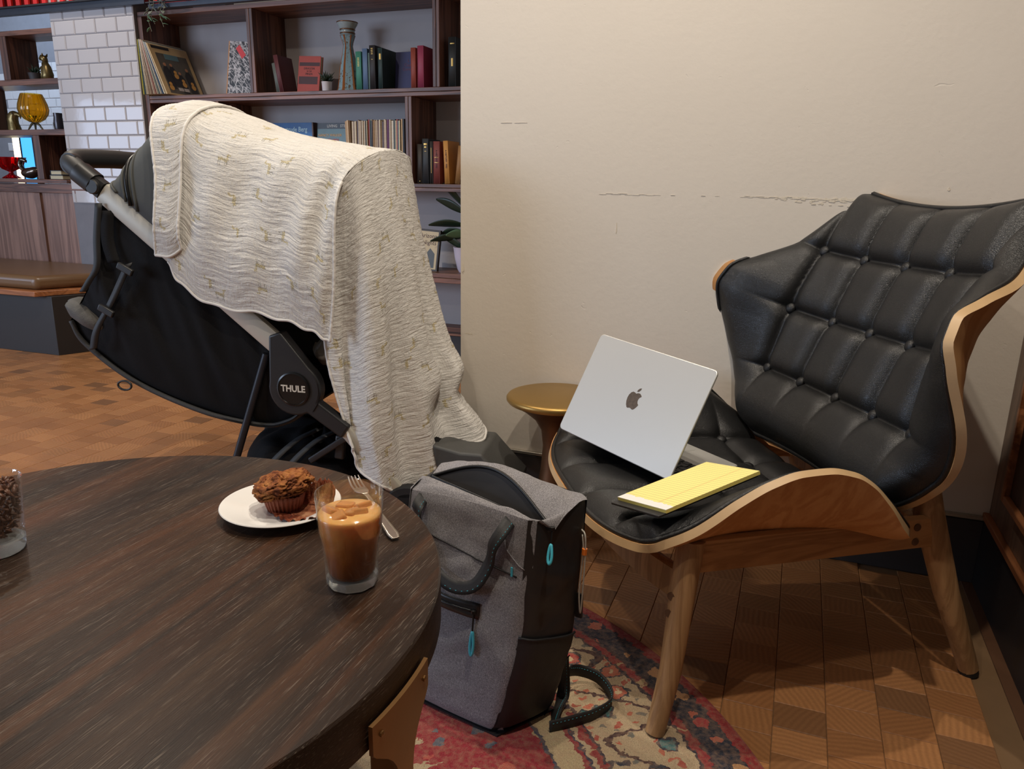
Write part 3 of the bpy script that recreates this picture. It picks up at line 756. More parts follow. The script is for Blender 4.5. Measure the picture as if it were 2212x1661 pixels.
MB().lathe([(0, TZ-.066), (TR-.002, TZ-.066), (TR, TZ-.064), (TR, TZ-.0025), (TR-.0025, TZ), (0, TZ)], 200).build('table_top', mk_tablewood(), tb, smooth=40)
M_brd = plain('dark_brass', srgb(120, 90, 52), .45, .6, var=.2, vs=14)
M_brl = plain('brushed_brass', srgb(150, 112, 70), .40, .75, var=.18, vs=14, bump=.05, bs=80)
for k, ang in enumerate((.6, 120.6, 240.6)):
    a0 = math.radians(ang); R0 = TR+.0025; mb = MB()
    zs = [.0092, .05, .15, .25, .34, .38, .395, .408, .42, .43, .438, .446, .452, .487]
    hw = [.0135, .0135, .0135, .0135, .014, .015, .0175, .022, .029, .038, .048, .058, .063, .063]
    G = []
    for z, h in zip(zs, hw):
        G.append([V(((R0)*math.cos(a0+q*h/R0), (R0)*math.sin(a0+q*h/R0), z)) for q in np.linspace(-1, 1, 11)])
    A, N = normals(G); B2 = A+np.array([[[math.cos(a0)*.005, math.sin(a0)*.005, 0]]*11]*len(zs))
    nu, nv = A.shape[:2]; mb.grid(A.tolist()); mb.grid(B2.tolist()); kk = nu*nv
    ring = [(i, 0) for i in range(nu)]+[(nu-1, j) for j in range(1, nv)]+[(i, nv-1) for i in range(nu-2, -1, -1)]+[(0, j) for j in range(nv-2, 0, -1)]
    idx = [i*nv+j for i, j in ring]; n = len(idx); mb.f += [(idx[q], idx[(q+1) % n], idx[(q+1) % n]+kk, idx[q]+kk) for q in range(n)]
    lgm = mb.build('leg', M_brl, tb, smooth=40)
    ca, sa = math.cos(a0), math.sin(a0); MB().box(((R0-.018)*ca, (R0-.018)*sa, .231), (.034, .026, .442), Matrix.Rotation(a0, 3, 'Z')).build('leg_tube', M_brd, lgm, bevel=.002)
    for dz in (.47,):
        for q in (-.75, .75):
            aa = a0+q*.064/R0; MB().lathe([(0, 0), (.0035, 0), (.0035, .002), (0, .003)], 10, V(((R0+.005)*math.cos(aa), (R0+.005)*math.sin(aa), dz)), frame((0, 0, 0), (-math.sin(aa), math.cos(aa), 0), (0, 0, 1)).to_3x3()).build('screw', M_brl, lgm)

# ================================================================== PLATE, MUFFIN, LINER, FORK
M_cer = plain('white_glazed_china', srgb(232, 230, 226), .12, var=.015, vs=3, spec=.55)
plate = MB().lathe([(0, .004), (.040, .0035), (.045, 0), (.050, 0), (.054, .004), (.082, .0145), (.0905, .0165), (.0915, .018), (.0905, .0192), (.082, .0178), (.060, .0108), (.052, .0092), (0, .0088)], 96).build('plate', M_cer, smooth=50, loc=(-.714, .889, TZ))
tag(plate, 'round white side plate holding the muffin', 'plate')
M_cap = None
def mk_cake(name, c0, c1, c2):
    t = NT(name); c = t.coord(); n = t.noise(c, 45, 5, .65); n2 = t.noise(c, 260, 4, .7)
    col = t.ramp(n, [(.38, c0), (.5, c1), (.64, c2)]); col = t.mix(t.math('MULTIPLY', n2, .55), col, t.scl(col, .45))
    return t.out(col=col, rough=.85, normal=t.bump(t.math('ADD', n2, n), .9, .004), spec=.2)
M_cap = mk_cake('cinnamon_crust', srgb(112, 62, 42), srgb(170, 104, 60), srgb(202, 138, 78))
M_crumb = mk_cake('chocolate_crumb', srgb(84, 46, 34), srgb(128, 74, 52), srgb(150, 92, 62))
muf = empty('muffin', (-.706, .887, TZ+.0096)); tag(muf, 'chocolate muffin with a cracked cinnamon-brown top on the plate', 'muffin')
MB().lathe([(0, 0), (.0235, 0), (.026, .006), (.029, .020), (.031, .032), (0, .033)], 72).build('crumb_base', M_crumb, muf, smooth=50)
def lump(nu, nv, f):
    G = []
    for i in range(nu):
        a = 2*PI*i/nu; G.append([f(a, PI*j/nv) for j in range(nv+1)])
    return MB().grid(G, wrap_u=True)
def cap(a, b):
    d = V((math.cos(a)*math.sin(b), math.sin(a)*math.sin(b), math.cos(b)))
    n = mnoise.fractal(d*2.2+V((3, 1, 2)), .8, 2.1, 5); ck = abs(mnoise.noise(d*3.1+V((7, 2, 4)))); f2 = mnoise.fractal(d*9, .9, 2.1, 4)
    r = 1+.12*n+.05*f2-.16*math.exp(-(ck/.05)**2)
    p = V((d.x*.0465*r, d.y*.0435*r, d.z*.024*r))
    if d.z < -.1: p.z *= .75
    p.z += .038+.008*(p.x/.045)-.004*math.exp(-((p.x+.012)/.01)**2); return p
lump(110, 70, cap).build('muffin_top', M_cap, muf, smooth=180)
M_liner = plain('brown_paper_liner', srgb(142, 78, 56), .6, var=.3, vs=90, bump=.3, bs=150)
G = []
for i in range(120):
    a = 2*PI*i/120; pl_ = .0011*(1 if i % 4 < 2 else -1)
    G.append([V(((r+pl_)*math.cos(a), (r+pl_)*math.sin(a), z)) for r, z in ((.0245, .0004), (.0275, .010), (.0305, .022), (.0325, .029+.0015*math.sin(a*5)))])
MB().grid(G, wrap_u=True).build('paper_liner', M_liner, muf, smooth=30, solid=.0006)
# peeled half of the liner, splayed on the plate and curling up behind
ln = empty('peeled_liner', (-.662, .887, TZ+.0098)); tag(ln, 'peeled brown paper muffin liner crumpled on the plate beside the muffin', 'muffin liner')
G = []; rr = random.Random(9)
for i in range(97):
    a = math.radians(-175+350*i/96); row = []; jag = rr.uniform(-.002, .002)
    for k in range(7):
        u = k/6; lift = .5+.5*math.cos(a-math.radians(58)); pl_ = (.0017*u)*(1 if i % 4 < 2 else -1)
        r = .024+.029*u*(1-.55*lift*u)+jag*u; z = .0035+.042*lift**1.6*u**1.3+pl_*1.1+.003*mnoise.noise(V((a*2, u*4, 3)))+.002*u
        row.append(V((r*1.12*math.cos(a), r*.86*math.sin(a), max(.002, z))))
    G.append(row)
MB().grid(G).build('pleated_paper', mk_cake('stained_liner', srgb(96, 44, 30), srgb(150, 76, 50), srgb(196, 138, 100)), ln, smooth=35, solid=.0005)
MB().lathe([(0, .0022), (.026, .0028), (.0265, .0035), (0, .0032)], 40).build('liner_base', mk_cake('liner_bottom', srgb(120, 66, 46), srgb(170, 104, 72), srgb(204, 150, 112)), ln, smooth=60)
# fork
M_sil = plain('steel_cutlery', srgb(190, 180, 168), .28, .9, var=.08)
f0, f1 = V((-.655, 1.005, TZ+.024)), V((-.502, .872, TZ+.0035)); fd = (f1-f0); FL = fd.length
fork = empty('fork', M=frame(f0, fd, V((0, 0, 1)).cross(fd))); tag(fork, 'steel fork resting across the plate rim behind the iced coffee', 'fork')
hp = spline([(.062, 0, .002), (.085, 0, .004), (.13, 0, .001), (FL-.01, 0, .0012), (FL, 0, .0012)], 30)
hwid = lambda x: interp(x, [.06, .075, .11, FL-.012, FL], [.004, .0032, .004, .0085, .0055])
G = [[V((p.x, q*hwid(p.x), p.z)) for q in (-1, -.5, 0, .5, 1)] for p in hp]
MB().grid(G).build('handle', M_sil, fork, smooth=40, solid=.002)
G = [[V((x, q*w_, z)) for q in np.linspace(-1, 1, 7)] for x, w_, z in ((.028, .0105, -.004), (.038, .0115, -.004), (.048, .010, -.001), (.056, .0065, .001), (.063, .004, .002))]
MB().grid(G).build('neck', M_sil, fork, smooth=40, solid=.0018)
for q in (-1, -.34, .34, 1):
    MB().tube([(.030, q*.0092, -.004), (.014, q*.0092, -.004), (.002, q*.0088, -.001), (-.006, q*.0085, .002)], [.0016, .0015, .0012, .0006], 6, sq=(1.1, .7, .7)).build('tine', M_sil, fork, smooth=40)

# ================================================================== ICED COFFEE
def mk_glass(name='clear_glass'):
    t = NT(name); fr = t.math('POWER', t.n('ShaderNodeLayerWeight', {'Blend': .5}).outputs['Facing'], 2.6)
    tp = t.n('ShaderNodeBsdfTransparent', {'Color': (.985, .99, .985, 1)}); gl = t.n('ShaderNodeBsdfGlossy', {'Color': (1, 1, 1, 1), 'Roughness': .02})
    mx = t.n('ShaderNodeMixShader', {0: t.math('MULTIPLY_ADD', fr, .60, .07, clamp=True), 1: tp.outputs[0], 2: gl.outputs[0]}); t.t.links.new(mx.outputs[0], t.t.nodes['Material Output'].inputs['Surface']); return t.m
M_thick = NT('thick_glass').out(col=(.92, .95, .92), rough=.12, trans=.85, ior=1.2)
M_glass = mk_glass()
cup = empty('iced_coffee_glass', (-.496, .748, TZ)); tag(cup, 'faceted glass tumbler of iced milk coffee at the table edge', 'drink')
def cupring(z, r, fac, inner=False, n=72):
    out = []
    for i in range(n):
        a = 2*PI*i/n; s = (a % (2*PI/10))-PI/10; k = math.cos(PI/10)/math.cos(s)
        rr_ = r*lerp(1, k*1.03, fac); out.append(V((rr_*math.cos(a), rr_*math.sin(a), z)))
    return out
outer = [(.0005, .0305, 1), (.004, .0325, 1), (.016, .0330, 1), (.021, .0328, .8), (.045, .0345, .75), (.066, .0368, .6), (.072, .0388, .15), (.078, .0398, 0), (.10, .0412, 0), (.1255, .0427, 0), (.127, .0422, 0)]
inner = [(.1262, .0414, 0), (.10, .0406, 0), (.078, .0391, 0), (.072, .0380, 0), (.066, .0367, 0), (.04, .0325, 0), (.022, .0308, 0), (.0155, .029, 0), (.0142, .020, 0)]
rows_ = [cupring(z, r, f) for z, r, f in outer+inner]
mb = MB(); n = 72; m = len(rows_)
mb.v = [tuple(p) for r in rows_ for p in r]
for k in range(m-1):
    for i in range(n): j = (i+1) % n; mb.f.append((k*n+i, k*n+j, (k+1)*n+j, (k+1)*n+i))
mb.f.append(tuple(range(n))[::-1]); mb.f.append(tuple((m-1)*n+i for i in range(n)))
mb.build('glass', M_glass, cup, smooth=35)
r0_ = [cupring(z, r, f) for z, r, f in ((.0012, .0296, 1), (.004, .0316, 1), (.0136, .0318, 1))]
mb = MB(); mb.v = [tuple(p) for r in r0_ for p in r]
for k in range(2):
    for i in range(n): j = (i+1) % n; mb.f.append((k*n+i, k*n+j, (k+1)*n+j, (k+1)*n+i))
mb.f.append(tuple(range(n))[::-1]); mb.f.append(tuple(2*n+i for i in range(n)))
mb.build('glass_base', M_thick, cup, smooth=35)
def mk_coffee():
    t = NT('iced_milk_coffee'); tc = t.n('ShaderNodeTexCoord').outputs['Object']; z = t.n('ShaderNodeSeparateXYZ', {0: tc}).outputs[2]
    n = t.noise(t.coord(scale=(1, 1, .6)), 42, 4, .6, 1.2); f = t.math('ADD', t.math('MULTIPLY', z, 8.6), t.math('MULTIPLY_ADD', n, .36, -.18))
    c = t.ramp(f, [(.12, srgb(112, 54, 14)), (.35, srgb(160, 84, 22)), (.55, srgb(206, 124, 46)), (.68, srgb(228, 158, 80)), (.9, srgb(232, 174, 106))])
    return t.out(col=c, rough=.12, sss=.25, spec=.5)
lq = [(0, .0150), (.022, .0150), (.0285, .0165), (.0303, .0222), (.0320, .04), (.0343, .0545), (.0362, .066), (.0375, .072), (.0386, .078), (.0398, .092), (.0402, .098), (.0385, .1003), (0, .1003)]
MB().lathe(lq, 64).build('coffee', mk_coffee(), cup, smooth=60)
M_ice = plain('coffee_ice', srgb(228, 168, 104), .05, var=.12, vs=60, trans=.45, ior=1.31)
rr = random.Random(4)
for k in range(6):
    a = k*1.05+.3; r = (.012, .022, .02, .023, .019, .004)[k]
    R3 = Matrix.Rotation(rr.uniform(0, 3), 3, 'Z') @ Matrix.Rotation(rr.uniform(-.7, .7), 3, 'X')
    MB().box((r*math.cos(a), r*math.sin(a), .0965), (.022, .020, .014), R3).build('ice_cube', M_ice, cup, bevel=.0035, seg=3)

# ================================================================== GLASS OF COFFEE BEANS
jar = empty('glass_of_beans', (-.994, .634, TZ)); tag(jar, 'clear glass filled with coffee beans at the left edge of the table', 'glass')
jo = [(0, .0006), (.033, .0006), (.0355, .004), (.0375, .04), (.0415, .104), (.042, .1055), (.0405, .1058), (.0395, .104), (.0355, .04), (.0335, .026), (.030, .022), (0, .0215)]
MB().lathe(jo, 64).build('glass', M_glass, jar, smooth=40)
MB().lathe([(0, .0012), (.0325, .0012), (.0345, .005), (.0352, .018), (.0300, .0205), (0, .0205)], 48).build('glass_base', M_thick, jar, smooth=40)
bm_ = MB(); rr = random.Random(2)
def bean(p, s, R3):
    vs = []; fs = []; nu, nv = 8, 5
    for i in range(nu):
        a = 2*PI*i/nu
        for j in range(nv+1):
            b = PI*j/nv; q = V((math.cos(a)*math.sin(b)*s*.62, math.sin(a)*math.sin(b)*s*.45, math.cos(b)*s))
            if q.y < 0: q.y *= .35
            vs.append(V(p)+R3 @ q)
    for i in range(nu):
        j = (i+1) % nu
        for k in range(nv): fs.append((i*(nv+1)+k, j*(nv+1)+k, j*(nv+1)+k+1, i*(nv+1)+k+1))
    bm_.add(vs, fs)
zz = .0265
while zz < .092:
    rmax = interp(zz, [.026, .04, .104], [.0330, .0352, .0395])-.0042
    for k in range(26):
        a = 2*PI*k/26+rr.uniform(0, .25)+zz*50
        rad_ = rmax*rr.uniform(.93, 1.0) if k < 20 else rmax*rr.uniform(.2, .8)
        bean((rad_*math.cos(a), rad_*math.sin(a), zz+rr.uniform(-.002, .002)), rr.uniform(.0052, .0062), Matrix.Rotation(rr.uniform(0, 6), 3, 'Z') @ Matrix.Rotation(rr.uniform(0, 3), 3, 'X'))
    zz += .0058
for k in range(60):
    a = rr.uniform(0, 6.28); q = .034*math.sqrt(rr.random()); bean((q*math.cos(a), q*math.sin(a), .094+.006*(1-q/.034)+rr.uniform(-.002, .002)), rr.uniform(.0054, .0063), Matrix.Rotation(rr.uniform(0, 6), 3, 'Z') @ Matrix.Rotation(rr.uniform(0, 3), 3, 'X'))
bo_ = bm_.build('coffee_beans', plain('roasted_bean', srgb(98, 62, 44), .4, var=.4, vs=60), smooth=180, loc=(-.994, .634, TZ)); stuff(bo_)
bo_['label'] = 'roasted brown coffee beans filling the glass at the left edge'; bo_['category'] = 'coffee beans'
# ================================================================== BACKPACK
def mk_heather():
    t = NT('grey_heather_fabric'); c = t.coord()
    n = t.noise(t.coord(scale=(1, 1, .5)), 700, 3, .7); n2 = t.noise(c, 12, 3); n3 = t.noise(t.coord(scale=(.5, .5, 1)), 900, 2, .7)
    col = t.ramp(t.math('ADD', t.math('MULTIPLY', n, .6), t.math('MULTIPLY', n3, .4)), [(.36, srgb(92, 90, 92)), (.5, srgb(132, 129, 131)), (.64, srgb(174, 171, 172))])
    col = t.mix(t.math('MULTIPLY', n2, .3), col, srgb(104, 101, 104))
    return t.out(col=col, rough=.85, normal=t.bump(t.math('ADD', n, n3), .3, .001), spec=.25, sheen=.1)
M_hea = mk_heather()
M_nyl = plain('black_nylon', srgb(30, 29, 30), .55, var=.15, vs=12, bump=.25, bs=500, bd=.001)
M_nyls = plain('black_smooth_panel', srgb(36, 35, 36), .38, var=.12, vs=10)
M_web = plain('black_webbing', srgb(30, 30, 31), .6, var=.15, vs=60, bump=.4, bs=900, bd=.001)
M_teal = plain('turquoise_rubber', srgb(72, 178, 198), .4, var=.04)
M_grey2 = plain('dark_grey_lining', srgb(58, 56, 56), .8)
M_zip = plain('black_zip', srgb(24, 24, 25), .35, .3)
BP = V((-.436, 1.121, .0092)); Bd = V((.98, -.2, 0)).normalized()
bag = empty('backpack', BP, math.atan2(Bd.y, Bd.x)); tag(bag, 'grey and black backpack with turquoise zip pulls standing unzipped on the rug', 'backpack')
def bcorn(u):   # corners at height fraction u: FL, FR, BR, BL  (x, y)
    z = u*.44
    xr = cr([0, .1, .2, .44], [-.004, .018, .034, .040], z); xl = cr([0, .2, .44], [-.268, -.262, -.248], z)
    y0 = .085*z/.44*.5; bul = .012*math.sin(PI*min(1, u))
    return V((xl, y0)), V((xr, y0)), V((xr+.052, y0+.125)), V((xl+.02, y0+.13))
def ztop(x, y):   # upper rim height over the bag plan
    return .432+.012*math.sin(PI*max(0, min(1, (x+.26)/.36)))+.02*smoothstep(.06, .17, y)
def side_pts(c, side, n, u):
    a, b = c[side], c[(side+1) % 4]; a0, b0 = c[side-1], c[(side+2) % 4]
    rc = .024; out = []
    L = (b-a).length; da = (b-a).normalized()
    for k in range(n+1):
        s = k/n*L
        p = a+da*s
        def corner(p, s, q, prevd):   # soften towards the corner
            f = max(0, 1-s/rc); return p+prevd*(f*f*rc*.42)
        p = corner(p, s, a, (a0-a).normalized()); p = corner(p, L-s, b, (b0-b).normalized())
        out.append(p)
    return out
NU = 46
def bag_side(name, side, n, m, bul, wr, seed):
    G = []
    for k in range(n+1):
        row = []
        for j in range(NU+1):
            u = j/NU; c = bcorn(u); p = side_pts(c, side, n, u)[k]
            a, b = c[side], c[(side+1) % 4]; nn = V(((b-a).y, -(b-a).x)).normalized()
            e = math.sin(PI*k/n)**.6*math.sin(PI*min(1, .06+u*.94))**.6
            w_ = wr*(mnoise.noise(V((p.x*9+seed, p.y*9, u*7)))+.5*mnoise.noise(V((p.x*22, seed+p.y*20, u*17))))
            p = p+nn*(bul*e+w_*e*(.5+.8*u))
            z = u*ztop(p.x, p.y)
            if u < .06: # rounded base
                q = 1-u/.06; p = p-nn*(.014*q*q); 
            row.append(V((p.x, p.y, max(.0005, z))))
        G.append(row)
    MB().grid(G).build(name, m, bag, smooth=180)
    return G
GF = bag_side('front_panel', 0, 44, M_hea, .016, .010, 1.)
GR = bag_side('side_panel', 1, 22, M_nyls, .012, .009, 5.)
GB = bag_side('back_panel', 2, 30, M_nyl, .006, .006, 8.)
GL = bag_side('side_panel', 3, 22, M_nyls, .010, .008, 11.)
MB().prism([(p.x, p.y) for p in bcorn(0.02)], .0004, .004).build('base_panel', M_nyl, bag)
# top: front flap up to the zip, rear flap from the zip to the back, open gap between
rimF = [r[-1] for r in GF]; rimB = [r[-1] for r in GB][::-1]
def zipline(k, n, back):
    t = k/n; p = V((lerp(-.215, .068, t), lerp(.078, .070, t), lerp(.455, .418, t)+.012*math.sin(PI*t)))
    if back: p += V((0, .040*math.sin(PI*t**.8)**1.2, .034*math.sin(PI*min(1, t)**.9)**1.2))
    else: p += V((0, -.008*math.sin(PI*t), -.006*math.sin(PI*t)))
    return p
n = 44; G = []
for k in range(n+1):
    z = zipline(k, n, False); a = rimF[k]
    G.append([a.lerp(z, q/8)+V((0, 0, .014*math.sin(PI*q/8)*(.6+.5*mnoise.noise(V((k*.13, q*.3, 2)))))) for q in range(9)])
MB().grid(G).build('top_flap', M_hea, bag, smooth=180)
G = []
for k in range(n+1):
    z = zipline(k, n, True); t = k/n*(len(rimB)-1); i = min(int(t), len(rimB)-2); a = rimB[i].lerp(rimB[i+1], t-i)
    G.append([z.lerp(a, q/8)+V((0, 0, .012*math.sin(PI*q/8)+.004*mnoise.noise(V((k*.2, q*.4, 9))))) for q in range(9)])
MB().grid(G).build('top_flap', M_hea, bag, smooth=180)
for si, (Gs, nm) in enumerate(((GR, 1), (GL, -1))):   # gussets closing the ends of the top
    rim = [r[-1] for r in Gs]; tip = zipline(n if nm > 0 else 0, n, False)
    MB().grid([[a.lerp(tip, q/6)+V((0, 0, .008*math.sin(PI*q/6))) for q in range(7)] for a in rim]).build('top_gusset', M_hea if nm > 0 else M_nyls, bag, smooth=180)
MB().grid([[zipline(k, n, False).lerp(zipline(k, n, True), q/6)+V((0, 0, -.075*math.sin(PI*q/6)*math.sin(PI*k/n))) for q in range(7)] for k in range(n+1)]).build('lining', M_grey2, bag, smooth=180)
for b_ in (False, True):
    MB().tube([zipline(k, n, b_)+V((0, 0, .0015)) for k in range(n+1)], .0034, 6).build('zip_tape', M_zip, bag, smooth=180)
def pull(p0, p1, name='zip_pull'):
    p0, p1 = V(p0), V(p1); d = (p1-p0).normalized(); L = (p1-p0).length
    r = MB().tube([p0, p0+d*L*.45], .0016, 6).build(name, M_zip, bag, smooth=60)
    MB().lathe([(0, -.004), (.005, -.003), (.005, .003), (0, .004)], 8, p0).build('slider', M_zip, r)
    c = p0+d*L*.72; sd = d.cross(V((0, -1, 0))).normalized()
    loop = [c+d*L*.27*math.cos(a)+sd*.0036*math.sin(a)*(1.0+.35*math.cos(a)) for a in [2*PI*i/20 for i in range(20)]]
    MB().tube(loop, .0026, 8, closed=True).build('grip', M_teal, r, smooth=180)
pull((.070, .060, .428), (.080, .034, .372))
def fpt(x, z, off=.0):   # a point on the front panel
    k = min(range(len(GF)), key=lambda i: abs(GF[i][int(NU*z/.44)].x-x)); j = min(NU, max(0, int(round(NU*z/.437)))); p = GF[k][j]; return V((x, p.y-off, z))
MB().grid([[fpt(x, z, .0022) for z in np.linspace(.232, .262, 5)] for x in np.linspace(-.19, -.050, 14)]).build('front_pocket', M_nyls, bag, smooth=180, solid=.002)
MB().tube([fpt(x, .246, .004) for x in np.linspace(-.185, -.062, 12)], .0028, 6).build('zip_tape', M_zip, bag, smooth=180)
pull(fpt(-.060, .246, .006), fpt(-.058, .160, .008))
def strap(path, wid, name, m=M_web, th=.0022, side=None, stitch=True, n=40):
    P = spline(path, n); G = []; S = []
    for i, p in enumerate(P):
        t = (P[min(i+1, n)]-P[max(i-1, 0)]).normalized(); s = V(side) if side else V((1, 0, 0)); s = (s-t*s.dot(t)).normalized()
        G.append([p-s*wid/2, p-s*wid*.17, p+s*wid*.17, p+s*wid/2]); S.append((p, s, t))
    o = MB().grid(G).build(name, m, bag, smooth=60, solid=th)
    if stitch:
        mb = MB()
        for i in range(1, n, 1):
            p, s, t = S[i]; nn = s.cross(t).normalized()*(th*.62)
            for sg_ in (1, -1): mb.tube([p+s*wid*.22*1+nn*sg_-t*.0014, p+s*wid*.22+nn*sg_+t*.0014], .0005, 4)
        mb.build('stitching', M_teal, o)
    return o
h0, h1 = fpt(-.205, .425, .001), fpt(-.012, .425, .001)
strap([h0+V((0, .006, .004)), h0+V((.004, -.020, -.012)), fpt(-.19, .37, .012), fpt(-.155, .315, .016), fpt(-.105, .292, .018), fpt(-.055, .305, .018), fpt(-.030, .350, .020), fpt(-.018, .392, .030), h1+V((.004, -.022, -.008)), h1+V((.006, .004, .006))], .024, 'carry_handle', side=(.75, -.3, -.62))
MB().tube([fpt(x, lerp(.368, .330, (x+.2)/.22), .0022) for x in np.linspace(-.23, .018, 24)], .0013, 5).build('seam', M_zip, bag, smooth=180)
MB().tube([fpt(lerp(-.012, .03, q), lerp(.395, .345, q**.6), .002) for q in np.linspace(0, 1, 10)], .0012, 5).build('seam', M_hea, bag, smooth=180)
MB().bb(tuple(fpt(.006, .33, .002)), tuple(fpt(.006, .33, .004)+V((.004, .0, .018)))).build('brand_tab', M_teal, bag)
# mesh side pocket, compression strap, cord with orange toggle
def spt(k, z, off=0): r = GR[k]; j = min(NU, max(0, int(round(NU*z/.437)))); p = r[j]; return V((p.x+off, p.y-off*.4, z))
MB().grid([[spt(k, z, .004) for z in np.linspace(.02, .215-.0012*k, 12)] for k in range(0, 21)]).build('side_pocket', M_nyl, bag, smooth=180)
MB().tube([spt(k, .215-.0012*k, .0045) for k in range(0, 21)], .0024, 6).build('pocket_binding', M_web, bag, smooth=180)
MB().bb(tuple(spt(20, .22, .0)), tuple(spt(20, .27, .006)+V((.006, .004, 0)))).build('side_buckle', M_web, bag, bevel=.001)
M_cord = plain('pale_cord', srgb(176, 170, 158), .6, var=.25, vs=400)
k0 = spt(18, .40, .004)
cd = MB().tube(spline([k0, k0+V((.012, -.01, -.004)), k0+V((.015, -.012, -.04)), k0+V((.013, -.012, -.12)), k0+V((.009, -.010, -.165)), k0+V((.005, -.010, -.12)), k0+V((.010, -.010, -.04)), k0+V((.005, -.006, -.006))], 50), .0017, 6).build('lanyard_cord', M_cord, bag, smooth=180)
MB().tube([k0+V((.013, -.011, -.030)), k0+V((.0125, -.011, -.042))], .005, 8).build('orange_toggle', plain('orange_plastic', srgb(224, 120, 40), .4), cd, smooth=40)
# shoulder strap lying on the rug
inv = bag.matrix_world
bpy.context.view_layer.update(); Bi = bag.matrix_world.inverted()
def W(x, y, z): return Bi @ V((x, y, z))
strap([spt(19, .13, .002), W(-.352, 1.262, .10), W(-.350, 1.262, .035), W(-.352, 1.222, .016), W(-.348, 1.180, .0125)], .026, 'shoulder_strap', side=(.3, .5, .4))
strap([W(-.352, 1.300, .060), W(-.335, 1.330, .045), W(-.300, 1.338, .034), W(-.268, 1.315, .026), W(-.257, 1.280, .024), W(-.280, 1.235, .024), W(-.315, 1.200, .024), W(-.350, 1.172, .022)], .026, 'shoulder_strap', side=(.12, .12, 1))
# ================================================================== STROLLER
SO = V((-1.318, 1.741, 0)); SRZ = math.atan2(.183, .983); WS = .43
stro = empty('stroller', SO, SRZ); tag(stro, 'black baby stroller with silver frame tubes, covered by a white muslin cloth', 'stroller')
M_stf = plain('black_stroller_fabric', srgb(19, 18, 19), .8, spec=.2, var=.25, vs=7, bump=.3, bs=300, bd=.002)
M_can = plain('charcoal_canopy', srgb(74, 76, 74), .75, var=.14, vs=8, bump=.2, bs=400, bd=.001)
M_sils = plain('silver_painted_tube', srgb(196, 192, 180), .4, .35, var=.06, vs=10)
M_pls = plain('black_plastic', srgb(34, 34, 35), .42, var=.1, vs=20, bump=.15, bs=700, bd=.0006)
M_foam = plain('black_foam_grip', srgb(36, 36, 37), .55, var=.08, bump=.3, bs=800, bd=.0006)
M_dtube = plain('dark_blue_tube', srgb(38, 41, 48), .38, .3)
M_tyre = plain('tyre_rubber', srgb(26, 26, 27), .7)
def bar(name, pts, w_, h_, m, e=.35, par=None):
    return MB().tube(pts, 1, 12, sq=(h_, w_, e), up=(0, 1, 0)).build(name, m, par or stro, smooth=35)
for Y in (0, WS):
    s_ = -1 if Y == 0 else 1
    bar('frame_tube', [(-.548, Y, .984), (-.036, Y, .562)], .0155, .031, M_sils, .55)
    # hub housing
    hub = MB()
    poly = [(-.066, .600), (-.030, .612)]
    for a in np.linspace(math.radians(52), math.radians(-28), 8): poly.append((.002+.080*math.cos(a), .448+.080*math.sin(a)))
    poly += [(.165, .346), (.140, .308), (.075, .352)]
    for a in np.linspace(math.radians(-62), math.radians(-195), 12): poly.append((.002+.078*math.cos(a), .446+.078*math.sin(a)))
    hb = MB().prism(poly, Y-.020, Y+.020, Matrix(((1, 0, 0, 0), (0, 0, 1, 0), (0, 1, 0, 0), (0, 0, 0, 1)))).build('fold_hub', M_pls, stro, bevel=.006, seg=3)
    MB().lathe([(.050, 0), (.050, .0045), (.0455, .006), (.0445, .0035), (0, .0035)], 48, (.002, Y+s_*.0195, .448), Matrix(((1, 0, 0), (0, 0, s_), (0, 1, 0)))).build('hub_cap', plain('gloss_black_cap', srgb(16, 16, 17), .25), hb, smooth=40)
    if Y == 0:
        text('lettering', 'THULE', .0265, plain('pale_lettering', srgb(206, 198, 184), .5, var=.02), hb, frame((.002, -.0238, .449), (1, 0, 0), (0, 0, 1)), .0004, sx=.92, bold=.0008)
        MB().tube([(.078+.0, -.0215, .47), (.082, -.0215, .44), (.074, -.0215, .41), (.058, -.0215, .385)], .0016, 5).build('hub_groove', M_zip, hb)
    bar('front_leg', [(.125, Y, .352), (.325, Y+(.02 if Y == 0 else -.02), .115)], .013, .019, M_sils, .5)
    MB().tube([(-.086, Y, .542), (-.200, Y+s_*.008, .222), (-.245, Y+s_*.018, .105)], .0112, 12).build('rear_leg', M_dtube, stro, smooth=60)
    # handle arms
    MB().tube([(-.548, Y, .988), (-.578, Y, 1.010)], [.027, .026], 10, sq=(1.0, .72, .55), up=(0, 1, 0)).build('handle_joint', M_pls, stro, smooth=35)
    MB().lathe([(.021, 0), (.021, .011), (.018, .014), (0, .014)], 20, (-.566, Y+s_*.014, 1.000), Matrix(((1, 0, 0), (0, 0, s_), (0, 1, 0)))).build('joint_button', M_pls, stro, smooth=40)
    # wheels
    for (x, z, r, nm) in ((-.268, .107, .106, 'rear_wheel'), (.335, .086, .085, 'front_wheel')):
        yy = Y+s_*(.042 if nm == 'rear_wheel' else -.012)
        wm = MB().lathe([(r*.72, -.018), (r*.95, -.019), (r, -.010), (r, .010), (r*.95, .019), (r*.72, .018), (r*.70, .008), (r*.2, .012), (.010, .020), (.010, -.020), (r*.2, -.012), (r*.70, -.008), (r*.72, -.018)], 40, (x, yy, z), Matrix(((1, 0, 0), (0, 0, 1), (0, 1, 0)))).build(nm, M_tyre, stro, smooth=40)
MB().tube([(-.250, .0, .107), (-.250, WS, .107)], .010, 10).build('rear_axle', M_dtube, stro)
